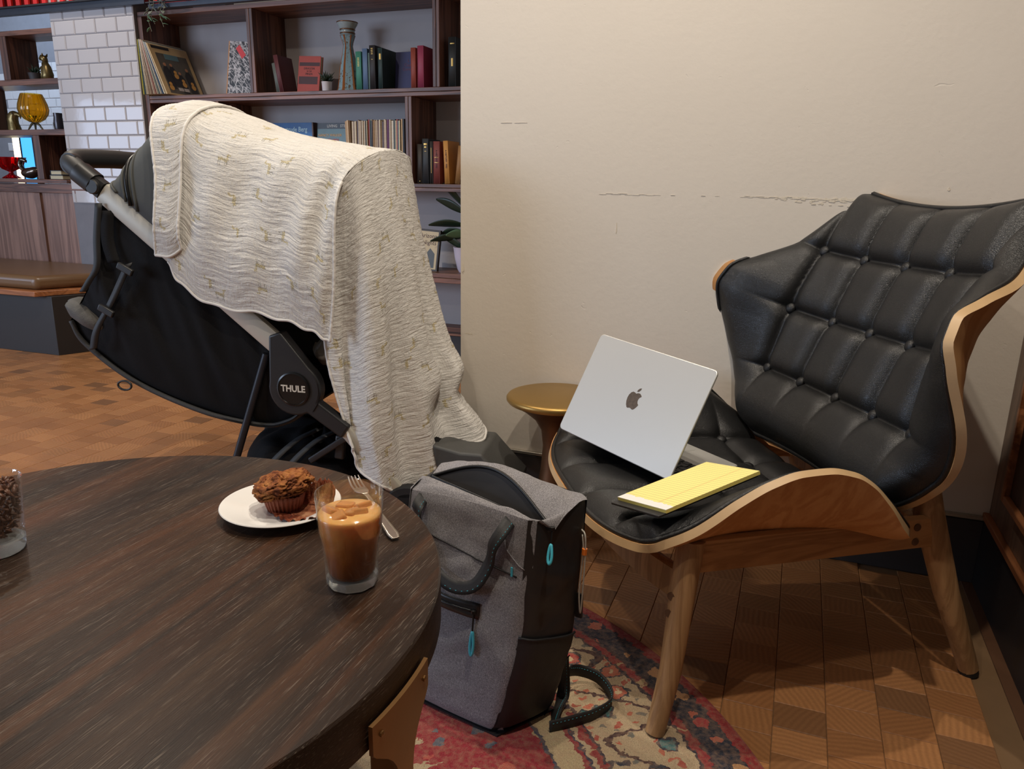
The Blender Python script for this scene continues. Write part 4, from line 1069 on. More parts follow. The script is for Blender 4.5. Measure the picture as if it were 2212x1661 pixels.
# handlebar: one bent foam grip
hp = spline([(-.575, 0, 1.008), (-.618, 0, 1.040), (-.650, .012, 1.062), (-.668, .045, 1.074), (-.672, .10, 1.078), (-.672, WS/2, 1.080), (-.672, WS-.10, 1.078), (-.668, WS-.045, 1.074), (-.650, WS-.012, 1.062), (-.618, WS, 1.040), (-.575, WS, 1.008)], 60)
MB().tube(hp, .0275, 16).build('handlebar_grip', M_foam, stro, smooth=180)
for t_ in (.20, .80):
    c = hp[int(60*t_)]; MB().tube([c+V((0, -.012, 0)), c+V((0, .012, 0))], .0292, 16).build('grip_ring', M_pls, stro, smooth=40)
for i0, i1 in ((0, 6), (54, 60)):
    MB().tube(hp[i0:i1+1], .0305, 12, sq=(1, 1, .75)).build('grip_collar', M_pls, stro, smooth=40)
# canopy (hooped dome)
hoops = [((-.500, .985), (-.535, 1.020)), ((-.462, .952), (-.482, 1.095)), ((-.40, .900), (-.425, 1.168)), ((-.28, .805), (-.335, 1.213)), ((-.12, .725), (-.150, 1.172)), ((.02, .690), (.02, 1.122)), ((.04, .76), (.09, 1.098)), ((.06, .84), (.150, 1.082))]
def hoop(i_, f):   # interpolated hoop
    i0 = min(int(i_), len(hoops)-2); t = i_-i0; a, b = hoops[i0], hoops[i0+1]
    t = t*t*(3-2*t) if False else t
    return [tuple(lerp(a[k][j], b[k][j], t) for j in range(2)) for k in range(2)]
def canopy_pt(i_, phi, off=0):
    (xb, zb), (xt, zt) = hoop(i_, 0)
    c, s = math.cos(phi), math.sin(phi); c2 = math.copysign(abs(c)**.55, c); s2 = s**.62 if s > 0 else 0
    return V((lerp(xb, xt, s2), WS/2-(WS/2+.012+off)*c2, lerp(zb, zt, s2)+off*s2))
G = [[canopy_pt(i*7/56, PI*j/40) for j in range(41)] for i in range(57)]
MB().grid(G).build('canopy', M_can, stro, smooth=180, solid=.004)
for i_, r_ in ((.0, .0035), (.75, .004), (1.05, .006), (1.35, .0035)):
    MB().tube([canopy_pt(i_, PI*j/60, .003) for j in range(61)], r_, 6).build('canopy_piping', M_can if i_ != 1.05 else M_zip, stro, smooth=180)
# seat and basket side fabric
up_ = lambda q: V((lerp(-.553, -.018, q), 0, lerp(.962, .522, q)))
lo_pts = spline([(-.705, 0, .612), (-.668, 0, .545), (-.53, 0, .445), (-.35, 0, .372), (-.14, 0, .322), (-.04, 0, .338), (.035, 0, .392)], 60)
def sidefab(Y, sg_):
    G = []
    for i in range(61):
        q = i/60; row = []
        for j in range(41):
            v = j/40; p = up_(q).lerp(lo_pts[i], v)
            lf = (1-q)**4
            p.x += lf*(.045*math.sin(PI*v)); 
            f = math.sin(PI*v)**.6
            wr = .012*mnoise.noise(V((p.x*16+p.z*5, p.z*3, 1)))+.010*mnoise.noise(V((p.x*30+p.z*9, p.z*4, 5)))+.006*math.sin(p.x*19+p.z*9)*(1-q)
            p.y = Y-sg_*.026*smoothstep(.45, .8, q)+sg_*(-.004+.020*f+wr*f); row.append(p)
        G.append(row)
    return G
for Y, sg_ in ((.0, -1), (WS, 1)):
    MB().grid(sidefab(Y, sg_)).build('side_fabric', M_stf, stro, smooth=180)
G = [[V((p.x, Y, p.z)) for Y in np.linspace(-.008, WS+.008, 9)] for p in [V((-.553, 0, .955)), V((-.585, 0, .80)), V((-.64, 0, .70))]+lo_pts]
MB().grid(G).build('seat_underside', M_stf, stro, smooth=180)
MB().tube([V((p.x, -.006+.026*smoothstep(-.3, -.1, p.x), p.z-.002)) for p in lo_pts], .0075, 8).build('lower_piping', plain('dark_grey_piping', srgb(54, 54, 54), .7, var=.3, vs=200), stro, smooth=180)
sp_ = spline([(-.470, -.036, .790), (-.53, -.048, .68), (-.585, -.050, .60), (-.615, -.040, .535)], 24)
for nm, P in (('compression_strap', sp_),):
    MB().grid([[p+V((-.013, 0, -.004)), p+V((.013, 0, .004))] for p in P]).build(nm, M_web, stro, smooth=60, solid=.003)
for c in ((-.478, -.042, .775), (-.545, -.054, .655)):
    MB().box(c, (.050, .012, .020), Matrix.Rotation(math.radians(28), 3, 'Y')).build('buckle', M_pls, stro, bevel=.003)
MB().grid([[p+V((-.009, -.003, 0)), p+V((.009, .003, 0))] for p in spline([(-.552, -.024, .955), (-.566, -.030, .86), (-.572, -.036, .78), (-.600, -.042, .735), (-.622, -.044, .705)], 24)]).build('hanging_strap', M_web, stro, smooth=60, solid=.003)
MB().grid([[p+V((-.014, -.006, 0)), p+V((.018, .006, 0))] for p in spline([(-.535, -.016, .935), (-.540, -.022, .85), (-.525, -.026, .79)], 14)]).build('tether_strap', M_stf, stro, smooth=60, solid=.003)
lumpm = lump(40, 24, lambda a, b: V((-.655+.075*math.cos(a)*math.sin(b)*(1+.25*mnoise.noise(V((math.cos(a)*2, math.sin(a)*2, b*2)))), .03+.06*math.sin(a)*math.sin(b), .625+.042*math.cos(b)+.03*math.cos(a)*math.sin(b)*-1)))
lumpm.build('rear_pouch', plain('grey_mesh_pouch', srgb(92, 90, 86), .85, var=.35, vs=40, bump=.6, bs=300), stro, smooth=180)
ring = [V((-.536+.022*math.cos(a), -.026, .432+.014*math.sin(a)-.006)) for a in [2*PI*i/24 for i in range(24)]]
MB().tube(ring, .0032, 6, closed=True).build('d_ring', M_pls, stro, smooth=180)
# seat inside, footrest, basket under the seat
G = [[V((x, Y, z)) for Y in np.linspace(.10, WS-.10, 7)] for x, z in [(p.x, p.z) for p in spline([(-.40, 0, .88), (-.25, 0, .66), (-.12, 0, .53), (.02, 0, .495), (.16, 0, .49), (.25, 0, .42), (.36, 0, .29), (.43, 0, .235)], 30)]]
MB().grid(G).build('seat', M_stf, stro, smooth=180, solid=.03)
cl = lump(44, 26, lambda a, b: V((.11+.11*math.cos(a)*math.sin(b), .15+.12*math.sin(a)*math.sin(b), .535+.045*math.cos(b)+.018*mnoise.noise(V((math.cos(a)*3, math.sin(a)*3, b*3))))))
cl.build('child_blanket', plain('pale_grey_cloth', srgb(150, 142, 134), .85, bump=.4, bs=120), stro, smooth=180)  # grey lump is the child's blanket lying in the seat
M_foot = plain('worn_grey_footrest', srgb(72, 72, 70), .6, var=.25, vs=14, bump=.3, bs=90)
prof = [(.385, .280), (.47, .262), (.535, .262), (.605, .185), (.640, .150), (.632, .128), (.40, .205)]
MB().prism(prof, .065, .285, Matrix(((1, 0, 0, 0), (0, 0, 1, 0), (0, 1, 0, 0), (0, 0, 0, 1)))).build('footrest', M_foot, stro, bevel=.008, seg=3)
for Y in (.15, .27): MB().tube([(.10, Y, .35), (.40, Y, .215)], .010, 8).build('footrest_tube', M_dtube, stro)
bk_ = lump(60, 30, lambda a, b: V((-.02+.235*math.copysign(abs(math.cos(a)*math.sin(b))**.85, math.cos(a)), WS/2+.20*math.copysign(abs(math.sin(a)*math.sin(b))**.7, math.sin(a)), .135+(.13 if b < PI/2 else .075)*math.cos(b)*(1+.25*mnoise.noise(V((math.cos(a)*2.2, math.sin(a)*2, b*2.5))))+.03*math.sin(b)*math.cos(a)*-1)))
bk_.build('storage_basket', M_stf, stro, smooth=180)
for x0 in (-.09, -.03):
    MB().grid([[p+V((-.011, 0, 0)), p+V((.011, 0, 0))] for p in spline([(x0-.05, -.004, .12), (x0-.01, .012, .20), (x0+.05, .06, .262), (x0+.10, .12, .285)], 16)]).build('basket_strap', plain('grey_strap', srgb(62, 64, 66), .6), stro, smooth=60, solid=.003)
MB().box((.115, .03, .265), (.030, .022, .075), Matrix.Rotation(.1, 3, 'Y')).build('brake_bracket', M_pls, stro, bevel=.006)
bar('cross_tube', [(.16, .0, .315), (.02, .03, .215)], .010, .010, M_pls, .6)

# ================================================================== MUSLIN BLANKET
def mk_muslin():
    t = NT('white_muslin'); uv = t.n('ShaderNodeTexCoord').outputs['UV']
    wv = t.noise(t.coord(src=uv, scale=(24, 150, 1)), 1, 4, .6, .5); wv2 = t.noise(t.coord(src=uv, scale=(210, 50, 1)), 1, 3, .6, .5)
    th = t.noise(t.coord(src=uv, scale=(900, 900, 1)), 1, 2, .6)
    # printed animals: cells in UV space, each a little figure built of boxes
    vo = t.n('ShaderNodeTexVoronoi', {'Vector': uv, 'Scale': 10.5, 'Randomness': .8}, feature='F1', voronoi_dimensions='2D')
    loc = t.vm('SUBTRACT', t.scl(uv, 10.5), t.scl(vo.outputs['Position'], 10.5))
    rc = t.n('ShaderNodeSeparateColor', {0: vo.outputs['Color']})
    rot = t.n('ShaderNodeVectorRotate', {'Vector': loc, 'Angle': t.math('MULTIPLY', t.math('FLOOR', t.math('MULTIPLY', rc.outputs[0], 4.)), PI/2)}, rotation_type='Z_AXIS').outputs[0]
    rot = t.vm('ADD', rot, t.scl(t.vm('SUBTRACT', t.n('ShaderNodeTexNoise', {'Vector': uv, 'Scale': 160.}).outputs['Color'], (.5, .5, .5)), .11))
    sx = t.n('ShaderNodeSeparateXYZ', {0: rot}); X, Y = sx.outputs[0], sx.outputs[1]
    def boxm(cx, cy, hx, hy): return t.math('LESS_THAN', t.math('MAXIMUM', t.math('ADD', t.math('ABSOLUTE', t.math('ADD', X, -cx)), -hx), t.math('ADD', t.math('ABSOLUTE', t.math('ADD', Y, -cy)), -hy)), 0.)
    m = None; lo_ = None
    for b_ in ((-.02, .0, .13, .045), (.12, .08, .025, .09), (.155, .165, .045, .028)):
        v = boxm(*b_); m = v if m is None else t.math('MAXIMUM', m, v)
    for b_ in ((-.13, -.10, .011, .08), (-.08, -.10, .011, .08), (.06, -.10, .011, .08), (.11, -.10, .011, .08), (-.165, .03, .03, .010)):
        v = boxm(*b_); lo_ = v if lo_ is None else t.math('MAXIMUM', lo_, v)
    spk = t.ramp(t.noise(uv, 420, 2), [(.40, (.2, .2, .2)), (.55, (1, 1, 1))])
    show = t.math('GREATER_THAN', rc.outputs[1], .16)
    c = t.mix(t.math('MULTIPLY', wv, .10), srgb(243, 240, 234), srgb(214, 209, 200))
    c = t.mix(t.math('MULTIPLY', t.math('MULTIPLY', m, show), t.math('MULTIPLY', spk, .85)), c, srgb(198, 178, 104))
    c = t.mix(t.math('MULTIPLY', t.math('MULTIPLY', lo_, show), .5), c, srgb(120, 112, 92))
    h = t.math('ADD', t.math('MULTIPLY', wv, 1.0), t.math('ADD', t.math('MULTIPLY', wv2, .45), t.math('MULTIPLY', th, .10)))
    m_ = t.out(col=c, rough=.9, normal=t.bump(h, .9, .008), spec=.15, sheen=.2)
    # thin cloth lets some light through
    tr = t.n('ShaderNodeBsdfTranslucent', {'Color': c}); mx = t.n('ShaderNodeMixShader', {0: .22, 1: t.b.outputs[0], 2: tr.outputs[0]})
    t.t.links.new(mx.outputs[0], t.t.nodes['Material Output'].inputs['Surface']); return m_
M_mus = mk_muslin()
blk = empty('muslin_blanket', SO, SRZ); tag(blk, 'white muslin blanket printed with small ochre animals, draped over the stroller', 'blanket')
def bicubic(ctrl, nu, nv):
    rows = [spline(r, nv) for r in ctrl]
    cols = [spline([rows[i][j] for i in range(len(rows))], nu) for j in range(nv+1)]
    return [[cols[j][i] for j in range(nv+1)] for i in range(nu+1)]
def cloth(name, G, uv0, amp, hem, mat=M_mus, th=.0024, seed=0, par=None, crx=22, cry=130):
    A, N = normals(G); nu, nv = A.shape[:2]
    dU = np.zeros((nu, nv)); dV = np.zeros((nu, nv))
    dU[1:] = np.cumsum(np.linalg.norm(np.diff(A, axis=0), axis=2), axis=0); dV[:, 1:] = np.cumsum(np.linalg.norm(np.diff(A, axis=1), axis=2), axis=1)
    U = uv0[0]+dU.mean(1)[:, None]+np.zeros((nu, nv)); Vv = uv0[1]+dV
    D = np.zeros((nu, nv))
    for i in range(nu):
        for j in range(nv):
            u, v = U[i, j], Vv[i, j]
            D[i, j] = amp*(mnoise.noise(V((u*crx, v*cry, seed)))+.8*mnoise.noise(V((u*crx*.45+4, v*cry*.5, seed+3)))+.35*mnoise.noise(V((u*90, v*40, seed+7))))
            D[i, j] += amp*1.6*mnoise.noise(V((u*9, v*11, seed+2)))
    P = A+N*D[:, :, None]
    o = MB().grid(P.tolist()).build(name, mat, par or blk, smooth=180, solid=th)
    me = o.data; uvl = me.uv_layers.new(name='UVMap'); fu = U.ravel(); fv = Vv.ravel()
    vi = np.zeros(len(me.loops), dtype=np.int32); me.loops.foreach_get('vertex_index', vi)
    buf = np.empty(len(vi)*2, dtype=np.float32); buf[0::2] = fu[vi]; buf[1::2] = fv[vi]; uvl.data.foreach_set('uv', buf)
    if hem:
        for line in hem:
            pts = [V(P[i, j]) for i, j in line(nu, nv)]; MB().tube(pts, .0042, 7).build('hem', mat, o, smooth=180)
    return P
def sidecol(hx, hz, sx_, sz, tx, tz, hy=-.036):
    return [(hx, hy, hz), (lerp(hx, sx_, .5), hy-.010, lerp(hz, sz, .5)), (sx_, -.026, sz), (lerp(sx_, tx, .45), .010, lerp(sz, tz, .62)), (lerp(sx_, tx, .75), .085, lerp(sz, tz, .90)), (tx, WS/2, tz), (lerp(sx_, tx, .75), WS-.085, lerp(sz, tz, .90)), (lerp(sx_, tx, .45), WS-.01, lerp(sz, tz, .62)), (sx_, WS+.03, sz), (hx, WS+.04, max(hz, .72))]
ctrlA = [sidecol(-.345, .800, -.340, 1.03, -.398, 1.226), sidecol(-.312, .742, -.300, 1.00, -.318, 1.236), sidecol(-.225, .685, -.215, .97, -.205, 1.208), sidecol(-.095, .668, -.10, .94, -.070, 1.162),
         sidecol(.012, .645, .02, .93, .070, 1.138), sidecol(.085, .618, .10, .93, .150, 1.126), [(.124, -.030, .592), (.142, -.036, .75), (.152, -.026, .93), (.168, .004, 1.028), (.206, .085, 1.092), (.232, WS/2, 1.116), (.232, WS-.085, 1.108), (.224, WS-.004, 1.076), (.20, WS+.02, .93), (.17, WS+.02, .75)]]
GA = bicubic(ctrlA, 150, 470)
for i, r in enumerate(GA):      # sag and soft drag folds on the side
    u = i/150
    for j, p in enumerate(r):
        v = j/470; f = math.sin(PI*min(1, v/.45))*(v < .45)
        p.y -= f*(.006*math.sin(u*17+v*9)+.005*math.sin(u*31-v*14)); p.z += (1-smoothstep(0, .06, v))*(.004*math.sin(u*40))
cloth('body', GA, (0, 0), .0014, [lambda nu, nv: [(i, 0) for i in range(nu)], lambda nu, nv: [(nu-1, j) for j in range(0, 156)]], seed=1)
ctrlB = [[(.160, .000, 1.022), (.100, .004, .80), (.092, .006, .56), (.128, .004, .38), (.160, -.012, .282)],
         [(.172, .008, 1.036), (.152, .022, .80), (.150, .024, .55), (.165, .006, .36), (.190, -.014, .232)],
         [(.190, .045, 1.070), (.220, .004, .80), (.225, -.010, .55), (.230, -.020, .33), (.245, -.012, .175)],
         [(.210, .090, 1.092), (.250, .070, .82), (.268, .062, .56), (.285, .040, .33), (.305, .020, .138)],
         [(.226, .150, 1.110), (.285, .110, .84), (.322, .095, .58), (.352, .085, .37), (.372, .075, .172)],
         [(.232, .215, 1.116), (.285, .200, .85), (.330, .190, .60), (.372, .170, .40), (.412, .115, .205)],
         [(.233, .280, 1.112), (.295, .260, .85), (.352, .240, .62), (.420, .205, .42), (.470, .175, .262)],
         [(.232, .345, 1.108), (.285, .335, .85), (.342, .315, .62), (.420, .275, .42), (.515, .230, .272)],
         [(.226, .400, 1.090), (.272, .385, .84), (.322, .365, .60), (.382, .335, .42), (.440, .295, .330)],
         [(.216, .432, 1.062), (.250, .425, .82), (.298, .405, .58), (.345, .385, .40), (.385, .355, .310)]]
GB_ = bicubic(ctrlB, 150, 330)
for i, r in enumerate(GB_):
    u = i/150
    for j, p in enumerate(r):
        v = j/330; f = smoothstep(.05, .75, v)
        a = .0160*math.sin(u*2*PI*4.2+v*1.6)+.0075*math.sin(u*2*PI*8.3-v*4+1)
        p.x += a*f; p.y -= a*f*.5
        p.x -= .028*math.exp(-((v-.80)/.07)**2)*smoothstep(.42, .62, u)*(1-smoothstep(.85, 1, u))   # tuck where it folds over the legs
        p.x += .020*math.exp(-((v-.68)/.07)**2)*smoothstep(.36, .6, u)
        p.z += f*.006*math.sin(u*26)*smoothstep(.9, 1, v)
cloth('front_drape', GB_, (.62, .0), .0012, [lambda nu, nv: [(i, nv-1) for i in range(nu)], lambda nu, nv: [(0, j) for j in range(nv)], lambda nu, nv: [(nu-1, j) for j in range(nv)]], seed=4, crx=70, cry=110)
# folded-back rear flap lying on the body
def flapcol(q):
    out = []
    for k in range(10):
        a = V(ctrlA[0][k]); b = V(ctrlA[1][k]); c = V(ctrlA[2][k])
        p = a.lerp(b, q*1.55) if q < .6 else a.lerp(b, .93).lerp(c, (q-.6)*.45*(1+1.2*smoothstep(2, 5, k)))
        o_ = .010+.004*math.sin(PI*q); dirv = V((0, -1, 0)) if k < 3 else (V((0, -.6, .8)) if k == 3 else (V((0, -.2, 1)) if k == 4 else (V((0, 0, 1)) if k == 5 else (V((0, .2, 1)) if k == 6 else V((0, 1, .4))))))
        p = p+dirv.normalized()*o_
        if k == 0: p = p+V((-.016*(1-q)+.004, 0, .018+.085*q))
        if k == 1: p = p+V((0, 0, .02*q))
        if k <= 4: p.x -= .018*(1-q)
        out.append(tuple(p))
    return out
GF_ = bicubic([flapcol(q) for q in (0, .25, .5, .75, 1)], 46, 380)
cloth('rear_flap', GF_, (1.9, .05), .0013, [lambda nu, nv: [(nu-1, j) for j in range(nv)], lambda nu, nv: [(i, 0) for i in range(nu)], lambda nu, nv: [(0, j) for j in range(nv)]], seed=9)
# ================================================================== THINGS ON THE SHELVES
def cover(name, col, rough=.5, var=.18, vs=14): return plain(name, col, rough, var=var, vs=vs)
M_page = plain('book_pages', srgb(196, 182, 150), .9, var=.15, vs=200)
M_gold = plain('gold_print', srgb(198, 160, 84), .4, .5)
SH1, SH2, SH3 = Z1b+.0006, Z2b+.0006, Z3b+.0006
def book(label, x, y, z, th, dep, h, col, lean=0, yaw=0, pitch=0, marks=(), grp=None, name='book', group=None, ttl=None):
    """spine faces -y; local origin at the front-bottom middle of the spine"""
    M_ = Matrix.Translation((x, y, z)) @ Matrix.Rotation(yaw, 4, 'Z') @ Matrix.Rotation(lean, 4, 'Y') @ Matrix.Rotation(pitch, 4, 'X')
    e = empty(name, M=M_); tag(e, label, 'book', group); m = cover('book_cloth', col, .6)
    c = .0025
    MB().bb((-th/2, 0, 0), (-th/2+c, dep, h)).bb((th/2-c, 0, 0), (th/2, dep, h)).build('cover_boards', m, e, bevel=.0008)
    sp = MB(); G = [[V((th/2*math.sin(a), .0-.004*math.cos(a)+.004, zz)) for zz in (0, h)] for a in np.linspace(-PI/2, PI/2, 9)]
    s_ = MB().grid(G).build('spine', m, e, smooth=60, solid=.0015)
    MB().bb((-th/2+c, .003, .003), (th/2-c, dep-.004, h-.003)).build('pages', M_page, e)
    for (za, zb, wf) in marks:
        G = [[V((wf*th/2*math.sin(a), -.0012-.004*math.cos(a)+.004, zz)) for zz in (h*za, h*zb)] for a in np.linspace(-PI/2*.8, PI/2*.8, 7)]
        MB().grid(G).build('spine_print', M_gold, s_, smooth=60)
    return e
def marks_lines(z0, n, dz=.02, hh=.010, w_=.7): return [(z0+i*dz, z0+i*dz+hh, w_) for i in range(n)]
BYf = BY+.028
book('thin grey-green book leaning beside the maroon book on the upper shelf', -2.937, BYf+.03, SH1+.002, .022, .13, .165, srgb(96, 100, 92), lean=-.155)
book('maroon book leaning open-sided against the upper shelf divider', -2.905, BYf+.02, SH1+.003, .026, .16, .205, srgb(92, 42, 44), lean=-.155, yaw=.10)
# red book facing front, propped against the back
rb = empty('book', M=Matrix.Translation((-2.765, BYf+.075, SH1+.0015)) @ Matrix.Rotation(.05, 4, 'Y') @ Matrix.Rotation(-.12, 4, 'X')); tag(rb, 'brick red book propped front-on beside the small potted plant', 'book')
M_brick = cover('brick_cloth', srgb(160, 62, 48), .6)
MB().bb((-.075, 0, 0), (.075, .003, .205)).bb((-.075, .022, 0), (.075, .025, .205)).build('cover_boards', M_brick, rb, bevel=.001)
MB().bb((-.072, .003, .003), (.071, .022, .202)).build('pages', M_page, rb)
M_ink = plain('dark_print', srgb(64, 30, 30), .6)
MB().bb((-.068, -.0006, .150), (.070, .0002, .170)).build('printed_band', M_ink, rb); MB().bb((-.068, -.0006, .050), (.060, .0002, .092)).build('printed_band', M_ink, rb)
for tx, zz in (('DRAGON', .136), ('OF THE', .121), ('PINZA', .106)): text('lettering', tx, .017 if tx != 'OF THE' else .010, M_ink, rb, frame((0, -.0008, zz), (1, 0, 0), (0, 0, 1)), .0003)
book('green cloth book standing next to the patterned vase', -2.374, BYf, SH1, .034, .15, .198, srgb(64, 130, 108), marks=marks_lines(.62, 6, .04, .014))
book('slate blue book between the green and black books', -2.336, BYf+.005, SH1, .030, .15, .212, srgb(92, 116, 146))
book('thin pale grey-green book beside the black book', -2.311, BYf+.01, SH1, .014, .14, .190, srgb(104, 126, 116))
book('tall black book with white spine lettering on the upper shelf', -2.287, BYf, SH1, .034, .16, .226, srgb(40, 36, 36), marks=marks_lines(.80, 4, .04, .014)+[(.68, .69, .5)])
book('dark green book with a gold spine label', -2.240, BYf+.004, SH1, .026, .17, .212, srgb(36, 56, 54), marks=[(.72, .86, .75)])
nb = empty('book', M=Matrix.Translation((-2.135, BYf+.10, SH1+.001)) @ Matrix.Rotation(-.09, 4, 'X')); tag(nb, 'navy blue book turned front-on behind the orange and pink books', 'book')
M_navy = cover('navy_cloth', srgb(42, 46, 92), .6)
MB().bb((-.07, 0, 0), (.07, .003, .205)).bb((-.07, .022, 0), (.07, .025, .205)).build('cover_boards', M_navy, nb, bevel=.001)
MB().bb((-.068, .003, .003), (.067, .022, .202)).build('pages', M_page, nb)
text('lettering', 'L\nCoyle\nCornelli', .022, plain('faded_red_print', srgb(110, 54, 74), .6), nb, frame((.012, -.0006, .135), (1, 0, 0), (0, 0, 1)), .0003)
book('orange-red book leaning on the pink book', -2.036, BYf, SH1, .028, .15, .203, srgb(150, 68, 50))
book('pink cloth book against the right upper divider', -1.994, BYf+.004, SH1, .036, .15, .212, srgb(160, 62, 86))
book('black leather-bound book with gold emblem beside the wall edge', -1.806, BYf, SH1, .042, .16, .245, srgb(34, 36, 34), marks=[(.42, .58, .5), (.86, .88, .8)])
for (lb, x, th, h, col, mk, ln) in (('short dark brown book at the left of the lower shelf row', -2.005, .028, .208, srgb(48, 40, 32), [(.05, .07, .4)], 0), ('tall charcoal book with gold title on the lower shelf', -1.969, .036, .236, srgb(44, 46, 48), [(.86, .90, .8), (.80, .83, .7), (.72, .73, .6)], 0), ('thin black book beside the dusty red book', -1.934, .018, .222, srgb(40, 36, 32), [(.25, .85, .35)], 0), ('dusty red book between black and ochre books', -1.902, .038, .222, srgb(124, 58, 52), [(.62, .63, .9), (.50, .51, .9)], 0), ('ochre yellow book with dark lettering near the wall edge', -1.838, .028, .225, srgb(196, 138, 66), [], -.045), ('tan book leaning at the wall edge', -1.778, .026, .20, srgb(150, 108, 60), [], .10)):
    e = book(lb, x, BYf, SH2+.001, th, .15, h, col, lean=ln, marks=mk)
    if 'ochre' in lb: text('lettering', 'A HISTORY  MRS', .013, M_ink, e, frame((0, -.0022, .13), (0, 0, -1), (1, 0, 0)), .0003)
ab = empty('book', M=Matrix.Translation((-2.015, BYf+.05, SH3+.001)) @ Matrix.Rotation(.06, 4, 'Y') @ Matrix.Rotation(-.12, 4, 'X')); tag(ab, 'framed cream book cover reading Arizona Nights beside the potted plant', 'book')
MB().bb((-.085, 0, 0), (.085, .022, .235)).build('frame', plain('dark_frame', srgb(52, 44, 38), .5), ab, bevel=.002)
MB().bb((-.074, -.001, .012), (.074, .001, .224)).build('cover', cover('cream_cover', srgb(190, 172, 136)), ab)
text('lettering', 'Arizona', .034, M_ink, ab, frame((.012, -.0014, .198), (1, 0, 0), (0, 0, 1)), .0003); text('lettering', 'Nights', .034, M_ink, ab, frame((.02, -.0014, .160), (1, 0, 0), (0, 0, 1)), .0003)
MB().prism([(-.05, .02), (.06, .02), (.06, .10), (.03, .13), (.0, .09), (-.03, .12)], .0011, .0014, frame((0, 0, 0), (1, 0, 0), (0, 0, 1))).build('cover_picture', plain('grey_print', srgb(86, 92, 96), .6), ab)

# ---- records
pal_ = [srgb(*c) for c in ((188, 174, 52), (60, 92, 108), (186, 170, 140), (206, 190, 164), (160, 138, 112), (196, 176, 150), (120, 92, 74), (212, 200, 176), (170, 120, 110), (200, 186, 160), (110, 120, 116), (214, 204, 184), (54, 80, 110), (222, 214, 196))]
def record(label, x, y, z, th, col, lean, group=None, S=.313, yaw=0, name='vinyl_record'):
    M_ = Matrix.Translation((x, y, z)) @ Matrix.Rotation(yaw, 4, 'Z') @ Matrix.Rotation(lean, 4, 'Y')
    e = MB().bb((-th/2, 0, 0), (th/2, S, S)).build(name, cover('record_sleeve', col, .55, .3, 60), bevel=.0006); e.matrix_world = M_
    tag(e, label, 'record', group); return e
ORD = ['first', 'second', 'third', 'fourth', 'fifth', 'sixth', 'seventh', 'eighth', 'ninth', 'tenth', 'eleventh', 'twelfth', 'thirteenth', 'fourteenth']+['%dth' % i for i in range(15, 60)]
CN1 = ['yellow', 'slate blue', 'beige', 'cream', 'brown', 'tan', 'dark brown', 'pale cream', 'pinkish', 'sand', 'grey-green', 'off-white', 'deep blue', 'white']
rr = random.Random(8)
def leanx(k):
    t = k/14; xb = lerp(-3.838, -3.665, t**1.1); xt = lerp(-3.846, -3.795, t); return xb, math.atan2(xb-xt, .313)
for k in range(14):
    xb, an = leanx(k)
    record('%s record sleeve, %s from the left in the leaning upper-shelf stack' % (CN1[k], ORD[k]), xb, BY-.060+rr.uniform(0, .004), SH1+.002+.003*math.sin(an), rr.uniform(.0030, .0038), pal_[k % len(pal_)], -an, 'leaning records on the upper shelf', .313+rr.uniform(-.003, .002))
xb, an = leanx(14.2)
gm = empty('vinyl_record', M=Matrix.Translation((xb+.006, BY-.055, SH1+.003)) @ Matrix.Rotation(-an, 4, 'Y') @ Matrix.Rotation(PI/2, 4, 'Z')); tag(gm, 'record with four dark-suited guitarists on its cover, front of the leaning stack', 'record')
# its sleeve turns its face towards the room; local x is its face width
S = .313
MB().bb((0, 0, 0), (S, .006, S)).build('sleeve', cover('tan_sleeve', srgb(196, 168, 122), .5), gm, bevel=.0006)
F = lambda x0, z0, x1, z1, m, nm, y=-.0006: MB().bb((x0, y, z0), (x1, .0003, z1)).build(nm, m, gm)
M_d1 = plain('dark_photo', srgb(44, 40, 40), .5, var=.5, vs=40); M_skin = plain('print_skin', srgb(176, 124, 92), .6); M_gui = plain('print_guitar', srgb(204, 150, 76), .5); M_blu = plain('print_blue', srgb(96, 128, 136), .6)
F(.035, .010, .285, .262, plain('cover_photo', srgb(92, 86, 76), .5, var=.5, vs=18), 'cover_photo')
F(.02, .288, .16, .306, M_d1, 'print_band', -.0009); F(.10, .228, .21, .262, M_blu, 'print_title', -.0011)
for (cx, cz, s) in ((.075, .16, 1.0), (.125, .165, .9), (.175, .12, .85), (.245, .145, 1.0)):
    MB().prism([(cx-.030*s, cz-.13*s+.01), (cx+.028*s, cz-.13*s+.01), (cx+.030*s, cz-.01), (cx+.012*s, cz+.02*s), (cx-.014*s, cz+.02*s), (cx-.032*s, cz-.01)], .0009, .0013, frame((0, 0, 0), (1, 0, 0), (0, 0, 1))).build('print_figure', M_d1, gm)
    MB().lathe([(0, .0016), (.011*s, .0016), (.011*s, 0)], 14, (cx, 0, cz+.032*s), frame((0, 0, 0), (1, 0, 0), (0, 0, 1)).to_3x3()).build('print_face', M_skin, gm)
for (cx, cz) in ((.062, .045), (.138, .125), (.18, .075), (.25, .065)):
    for dz, r_ in ((0, .017), (.024, .012)): MB().lathe([(0, .0020), (r_, .0020), (r_, 0)], 16, (cx, 0, cz+dz), frame((0, 0, 0), (1, 0, 0), (0, 0, 1)).to_3x3()).build('print_guitar', M_gui, gm)
for x0 in (.115, .16): F(x0, .030, x0+.038, .050, plain('print_label', srgb(190, 180, 176), .6), 'print_label', -.0024)
